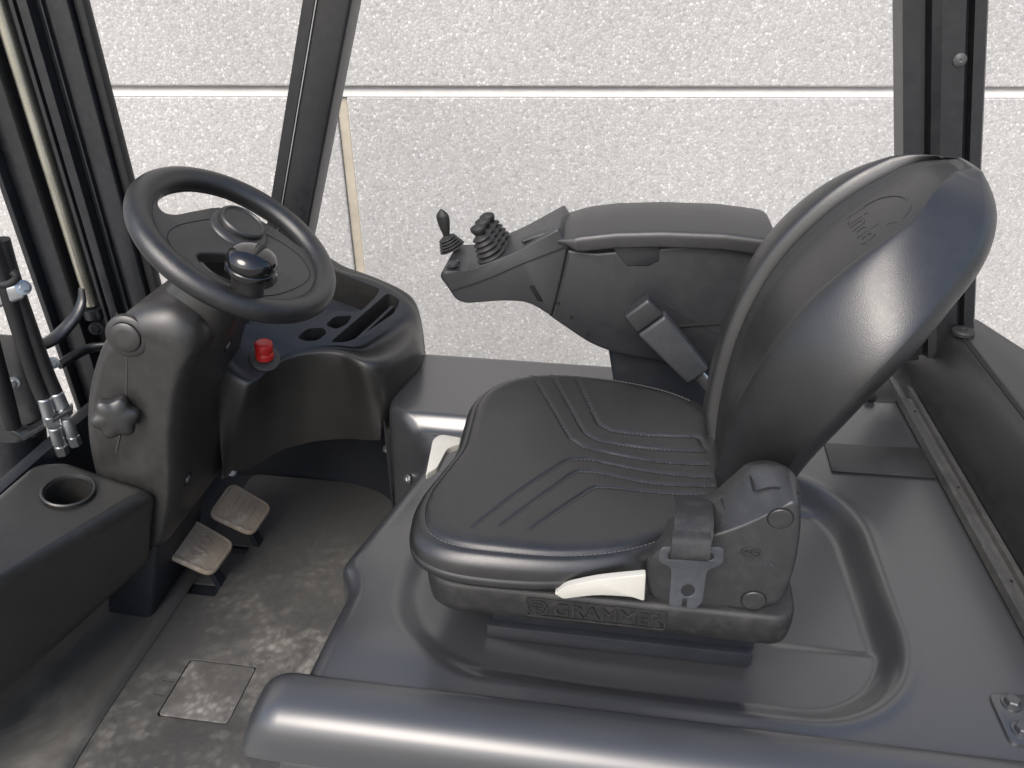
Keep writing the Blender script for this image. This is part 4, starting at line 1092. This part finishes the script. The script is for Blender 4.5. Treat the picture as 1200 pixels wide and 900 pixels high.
link('side_notch', hull([(-0.147, 1.264, 0.311), (-0.139, 1.264, 0.313), (-0.12, 1.264, 0.281), (-0.131, 1.264, 0.282)], [(-0.147, 1.268, 0.309), (-0.14, 1.268, 0.311), (-0.12, 1.268, 0.279), (-0.131, 1.268, 0.28)], 0.001, 1), 'gap', head)
# lid with a padded, gently domed top
lz = lambda x: float(np.interp(x, [-0.10, -0.06, 0.0, 0.08, 0.18, 0.27], [0.403, 0.415, 0.425, 0.431, 0.432, 0.424]))
xs = np.linspace(-0.098, 0.262, 90)
R = []
for x in xs:
    t = (x + 0.098) / 0.36
    e = min(1, math.sqrt(max(0, 1 - max(0, (t - 0.93) / 0.07) ** 2)))
    f = min(1, 0.35 + t / 0.1 * 0.65)
    y0, y1 = A0 - 0.016, A1 + 0.022
    ym = (y0 + y1) / 2; hw = (y1 - y0) / 2 * (0.90 + 0.10 * e) * (1.0 if t > 0.15 else 0.80 + 0.20 * t / 0.15)
    yn = y0 + (0.002 if t > 0.1 else 0.012 * (1 - t / 0.1)); yfar = ym + hw
    zt = lz(x); zb = zt - 0.032 * f * (1 if t > 0.12 else (0.7 + 0.3 * t / 0.12))
    sec_ = round_poly([(yn, zb), (yfar, zb), (yfar, zt - 0.004), ((yn + yfar) / 2, zt + 0.006), (yn, zt - 0.004)], [0.005, 0.006, 0.012, 0.05, 0.009], 5)
    R.append(put(sec_, 'x', x))
lid = link('armrest_lid', rings(R), 'arm_pad', AR, angle=32)
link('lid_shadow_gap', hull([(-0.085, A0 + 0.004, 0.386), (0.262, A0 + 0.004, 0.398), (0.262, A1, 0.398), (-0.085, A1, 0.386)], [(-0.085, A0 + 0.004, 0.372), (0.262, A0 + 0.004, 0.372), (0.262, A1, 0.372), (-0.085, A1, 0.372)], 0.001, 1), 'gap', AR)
link('lid_grip', hull([(-0.006, 1.264, 0.393), (0.076, 1.264, 0.406), (0.078, 1.264, 0.371), (0.061, 1.264, 0.36), (0.024, 1.264, 0.358)], [(-0.006, 1.27, 0.39), (0.077, 1.27, 0.404), (0.079, 1.27, 0.368), (0.061, 1.27, 0.358), (0.024, 1.27, 0.356)], 0.002, 2), 'arm', body)
link('side_groove', tube([(0.106, 1.264, 0.24), (0.124, 1.264, 0.248), (0.19, 1.264, 0.258), (0.248, 1.264, 0.263)], 0.0022, 6, 24), 'gap', body)
link('mounting_post', hull([(0.0, 1.30, 0.18), (0.22, 1.30, 0.18), (0.22, 1.38, 0.18), (0.0, 1.38, 0.18)], [(0.04, 1.28, 0.0), (0.22, 1.28, 0.0), (0.22, 1.38, 0.0), (0.04, 1.38, 0.0)], 0.01, 3), 'footwell', AR)
# switch panel on the head
hn = Vector((-0.38, -0.05, 0.92)).normalized()
swp = Vector((-0.14, 1.275, 0.394))
link('switch_plate', at(box(0.052, 0.026, 0.007, 0.003), swp + Vector((0, 0.02, 0.001)), hn, (0, 1, 0)), 'arm', head)
link('rocker_button', at(lathe([(0.009, -0.003), (0.009, 0.002), (0.007, 0.0035), (0.001, 0.004)], 24), Vector((-0.289, 1.285, 0.337)), hn), 'arm', head)
link('rocker_surround', at(lathe([(0.013, -0.003), (0.013, 0.001), (0.0115, 0.0018), (0.0095, 0.0008)], 24), Vector((-0.289, 1.285, 0.337)), hn), 'arm', head)

def mini_lever(base, n, boot_h, r0, tilt_n, head_len, fat=1.0):
    """ribbed rubber boot with a thumb paddle"""
    pr2 = []
    k = 5
    for i in range(k):
        r = r0 * (1 - 0.42 * i / k); z = boot_h * i / k
        pr2 += [(r * 0.72, z), (r, z + boot_h / k * 0.30), (r * 0.96, z + boot_h / k * 0.48), (r * 0.68, z + boot_h / k * 0.85)]
    pr2 += [(r0 * 0.35, boot_h), (r0 * 0.28, boot_h * 1.08)]
    b_ = link('lever_boot', at(lathe(pr2, 32), base, n), 'lever', head, angle=40)
    p0 = Vector(base) + Vector(n).normalized() * boot_h * 0.9; d = Vector(tilt_n).normalized()
    pts = [p0, p0 + d * head_len * 0.25, p0 + d * head_len * 0.6, p0 + d * head_len * 0.85, p0 + d * head_len]
    link('lever_paddle', tube(pts, [fat * r for r in (0.0045, 0.006, 0.0085, 0.0105, 0.0102, 0.0055, 0.001)], 18, 30, flat=0.75), 'lever', b_, angle=70)
ln_ = Vector((-0.42, -0.05, 0.9)).normalized()
mini_lever(Vector((-0.309, 1.375, 0.331)), ln_, 0.026, 0.026, (-0.14, -0.05, 1), 0.058, 1.25)
for i, (p) in enumerate(((-0.219, 1.293, 0.351), (-0.217, 1.33, 0.35), (-0.215, 1.367, 0.348))):
    mini_lever(Vector(p), ln_, 0.046, 0.027, (-0.32, -0.18, 0.9), 0.026, 1.45)

# ================================================================== lift mast beyond the windscreen
MS = thing('lift_mast', 'dark steel lift mast with hydraulic hoses and a bright lift rod, beyond the dashboard', 'mast', (-1.12, 1.3, GZ))
def upright(name, x0, x1, y0, y1, mat_='mast', r=0.003):
    sec_ = round_poly([(x0, y0), (x1, y0), (x1, y1), (x0, y1)], r, 3)
    return link(name, rings([put(sec_, 'z', GZ + 0.02), put(sec_, 'z', 1.5)]), mat_, MS, angle=30)
upright('outer_rail', -1.276, -1.195, 1.42, 1.47)
upright('rail_flange', -1.256, -1.243, 1.395, 1.4195)
upright('rail_web', -1.195, -1.13, 1.465, 1.48)
upright('inner_rail', -1.142, -1.132, 1.435, 1.47)
upright('inner_rail', -1.128, -1.120, 1.452, 1.48)
upright('inner_rail', -1.117, -1.096, 1.425, 1.48)
upright('rail_web', -1.096, -1.064, 1.447, 1.48)
upright('inner_rail', -1.080, -1.076, 1.437, 1.45)
upright('rail_flange', -1.064, -1.027, 1.44, 1.48)
upright('guard_strip', -1.0255, -1.003, 1.452, 1.48, 'hose', 0.010)
link('lift_rod', rings([put(circle(0.0125, 24, (-1.166, 1.44)), 'z', z) for z in (0.125, 1.5)]), 'yellow_zinc', MS)
rc = link('rod_collar', rings([put(circle(0.022, 24, (-1.166, 1.44)), 'z', z) for z in (0.095, 0.118)]), 'mast', MS)
link('rod_nut', at(lathe([(0.015, -0.02), (0.015, 0.012), (0.012, 0.016)], 6), (-1.1, 1.41, 0.089), (0.3, -0.9, 0.1)), 'zinc', MS, angle=25)
screw(MS, (-1.14, 1.4, 0.087), (0.3, -0.9, 0.2), 0.012, 'mast', name='bolt')
# curved cross braces
link('cross_brace', tube([(-1.138, 1.39, 0.189), (-1.141, 1.38, 0.159), (-1.15, 1.35, 0.132), (-1.169, 1.3, 0.109), (-1.185, 1.24, 0.115), (-1.254, 1.18, 0.113)], [0.008, 0.013, 0.017, 0.018, 0.018, 0.018], 16, 40, flat=0.6), 'mast', MS)
link('cross_brace', tube([(-1.101, 1.38, 0.057), (-1.139, 1.36, 0.058), (-1.153, 1.32, 0.058), (-1.155, 1.28, 0.059)], [0.01, 0.012, 0.012, 0.010], 14, 24, flat=0.7), 'mast', MS)
screw(MS, (-1.151, 1.26, 0.076), (0.6, -0.7, 0.3), 0.010, name='bolt')
# tilt cylinder and bracket beside it
link('tilt_cylinder', tube([(-1.157, 1.12, 0.008), (-1.177, 1.12, -0.079), (-1.207, 1.12, -0.195), (-1.242, 1.12, -0.322)], [0.052, 0.052, 0.054, 0.054], 32, 10), 'mast', MS)
link('cylinder_band', tube([(-1.194, 1.12, -0.129), (-1.2, 1.12, -0.153)], 0.0565, 32, 4), 'mast', MS)
link('carriage_plate', hull([(-1.157, 1.13, 0.212), (-1.044, 1.13, 0.212), (-1.083, 1.13, 0.028), (-1.187, 1.13, -0.012), (-1.242, 1.13, -0.007)], [(-1.177, 1.15, 0.201), (-1.062, 1.15, 0.2), (-1.103, 1.15, 0.013), (-1.208, 1.15, -0.028), (-1.264, 1.15, -0.023)], 0.003, 2), 'mast', MS)
screw(MS, (-1.13, 1.125, 0.108), (0.5, -0.8, 0.2), 0.010, name='bolt')
link('hose_bracket', hull([(-1.129, 1.08, 0.027), (-1.106, 1.08, 0.017), (-0.979, 1.08, 0.094), (-1.003, 1.11, 0.084), (-1.124, 1.11, 0.017), (-1.136, 1.11, 0.037)], [(-1.133, 1.08, 0.017), (-1.11, 1.08, 0.005), (-0.98, 1.08, 0.086), (-1.003, 1.11, 0.076), (-1.125, 1.11, 0.005), (-1.138, 1.11, 0.024)], 0.0015, 2), 'mast', MS)
# hoses with crimped ends
for a, b, y in (((-8, 290), (52, 470), 1.09), ((-2, 300), (67, 465), 1.105)):
    pts = {52: [(-1.03, 1.09, 0.432), (-1.034, 1.09, 0.34), (-1.04, 1.09, 0.25), (-1.044, 1.09, 0.153), (-1.042, 1.09, 0.097)],
           67: [(-1.024, 1.105, 0.412), (-1.029, 1.105, 0.347), (-1.031, 1.105, 0.26), (-1.03, 1.105, 0.154), (-1.026, 1.105, 0.098)]}[b[0]]
    hs = link('hydraulic_hose', tube(pts, 0.013, 16, 40), 'hose', MS)
link('hydraulic_hose', tube([(-1.074, 1.08, 0.342), (-1.098, 1.08, 0.225), (-1.112, 1.08, 0.116), (-1.123, 1.08, 0.038)], 0.016, 16, 30), 'hose', MS)
for p0, p1, r in (((-1.038, 1.088, 0.106), (-1.042, 1.088, 0.052), 0.0125), ((-1.023, 1.103, 0.109), (-1.02, 1.103, 0.064), 0.012), ((-1.039, 1.088, 0.04), (-1.043, 1.088, -0.017), 0.012), ((-1.021, 1.103, 0.052), (-1.021, 1.103, -0.004), 0.011)):
    p0, p1 = Vector(p0), Vector(p1); d = p1 - p0; L_ = d.length
    f_ = link('hose_fitting', at(lathe([(r * 0.9, 0), (r, 0.002), (r, L_ * 0.7), (r * 0.8, L_ * 0.74), (r * 0.8, L_)], 20), p0, d), 'zinc', MS, angle=30)
    link('nut', at(lathe([(r * 1.1, L_ * 0.78), (r * 1.1, L_ * 1.12)], 6), p0, d), 'zinc', f_, angle=25)
# pipe clamp
cl = link('hose_clamp', hull([(-1.064, 1.08, 0.327), (-0.995, 1.08, 0.344), (-0.996, 1.08, 0.315), (-1.081, 1.08, 0.284)], [(-1.103, 1.12, 0.307), (-1.032, 1.12, 0.324), (-1.033, 1.12, 0.295), (-1.121, 1.12, 0.262)], 0.006, 3), 'zinc', MS)
screw(cl, (-0.973, 1.058, 0.347), (0.8, -0.5, 0.4), 0.010, name='bolt')
link('tie_strap', tube([(-0.975, 1.05, 0.379), (-0.97, 1.05, 0.369), (-0.987, 1.05, 0.357), (-1.007, 1.05, 0.353)], 0.006, 10, 16), 'hose', MS)
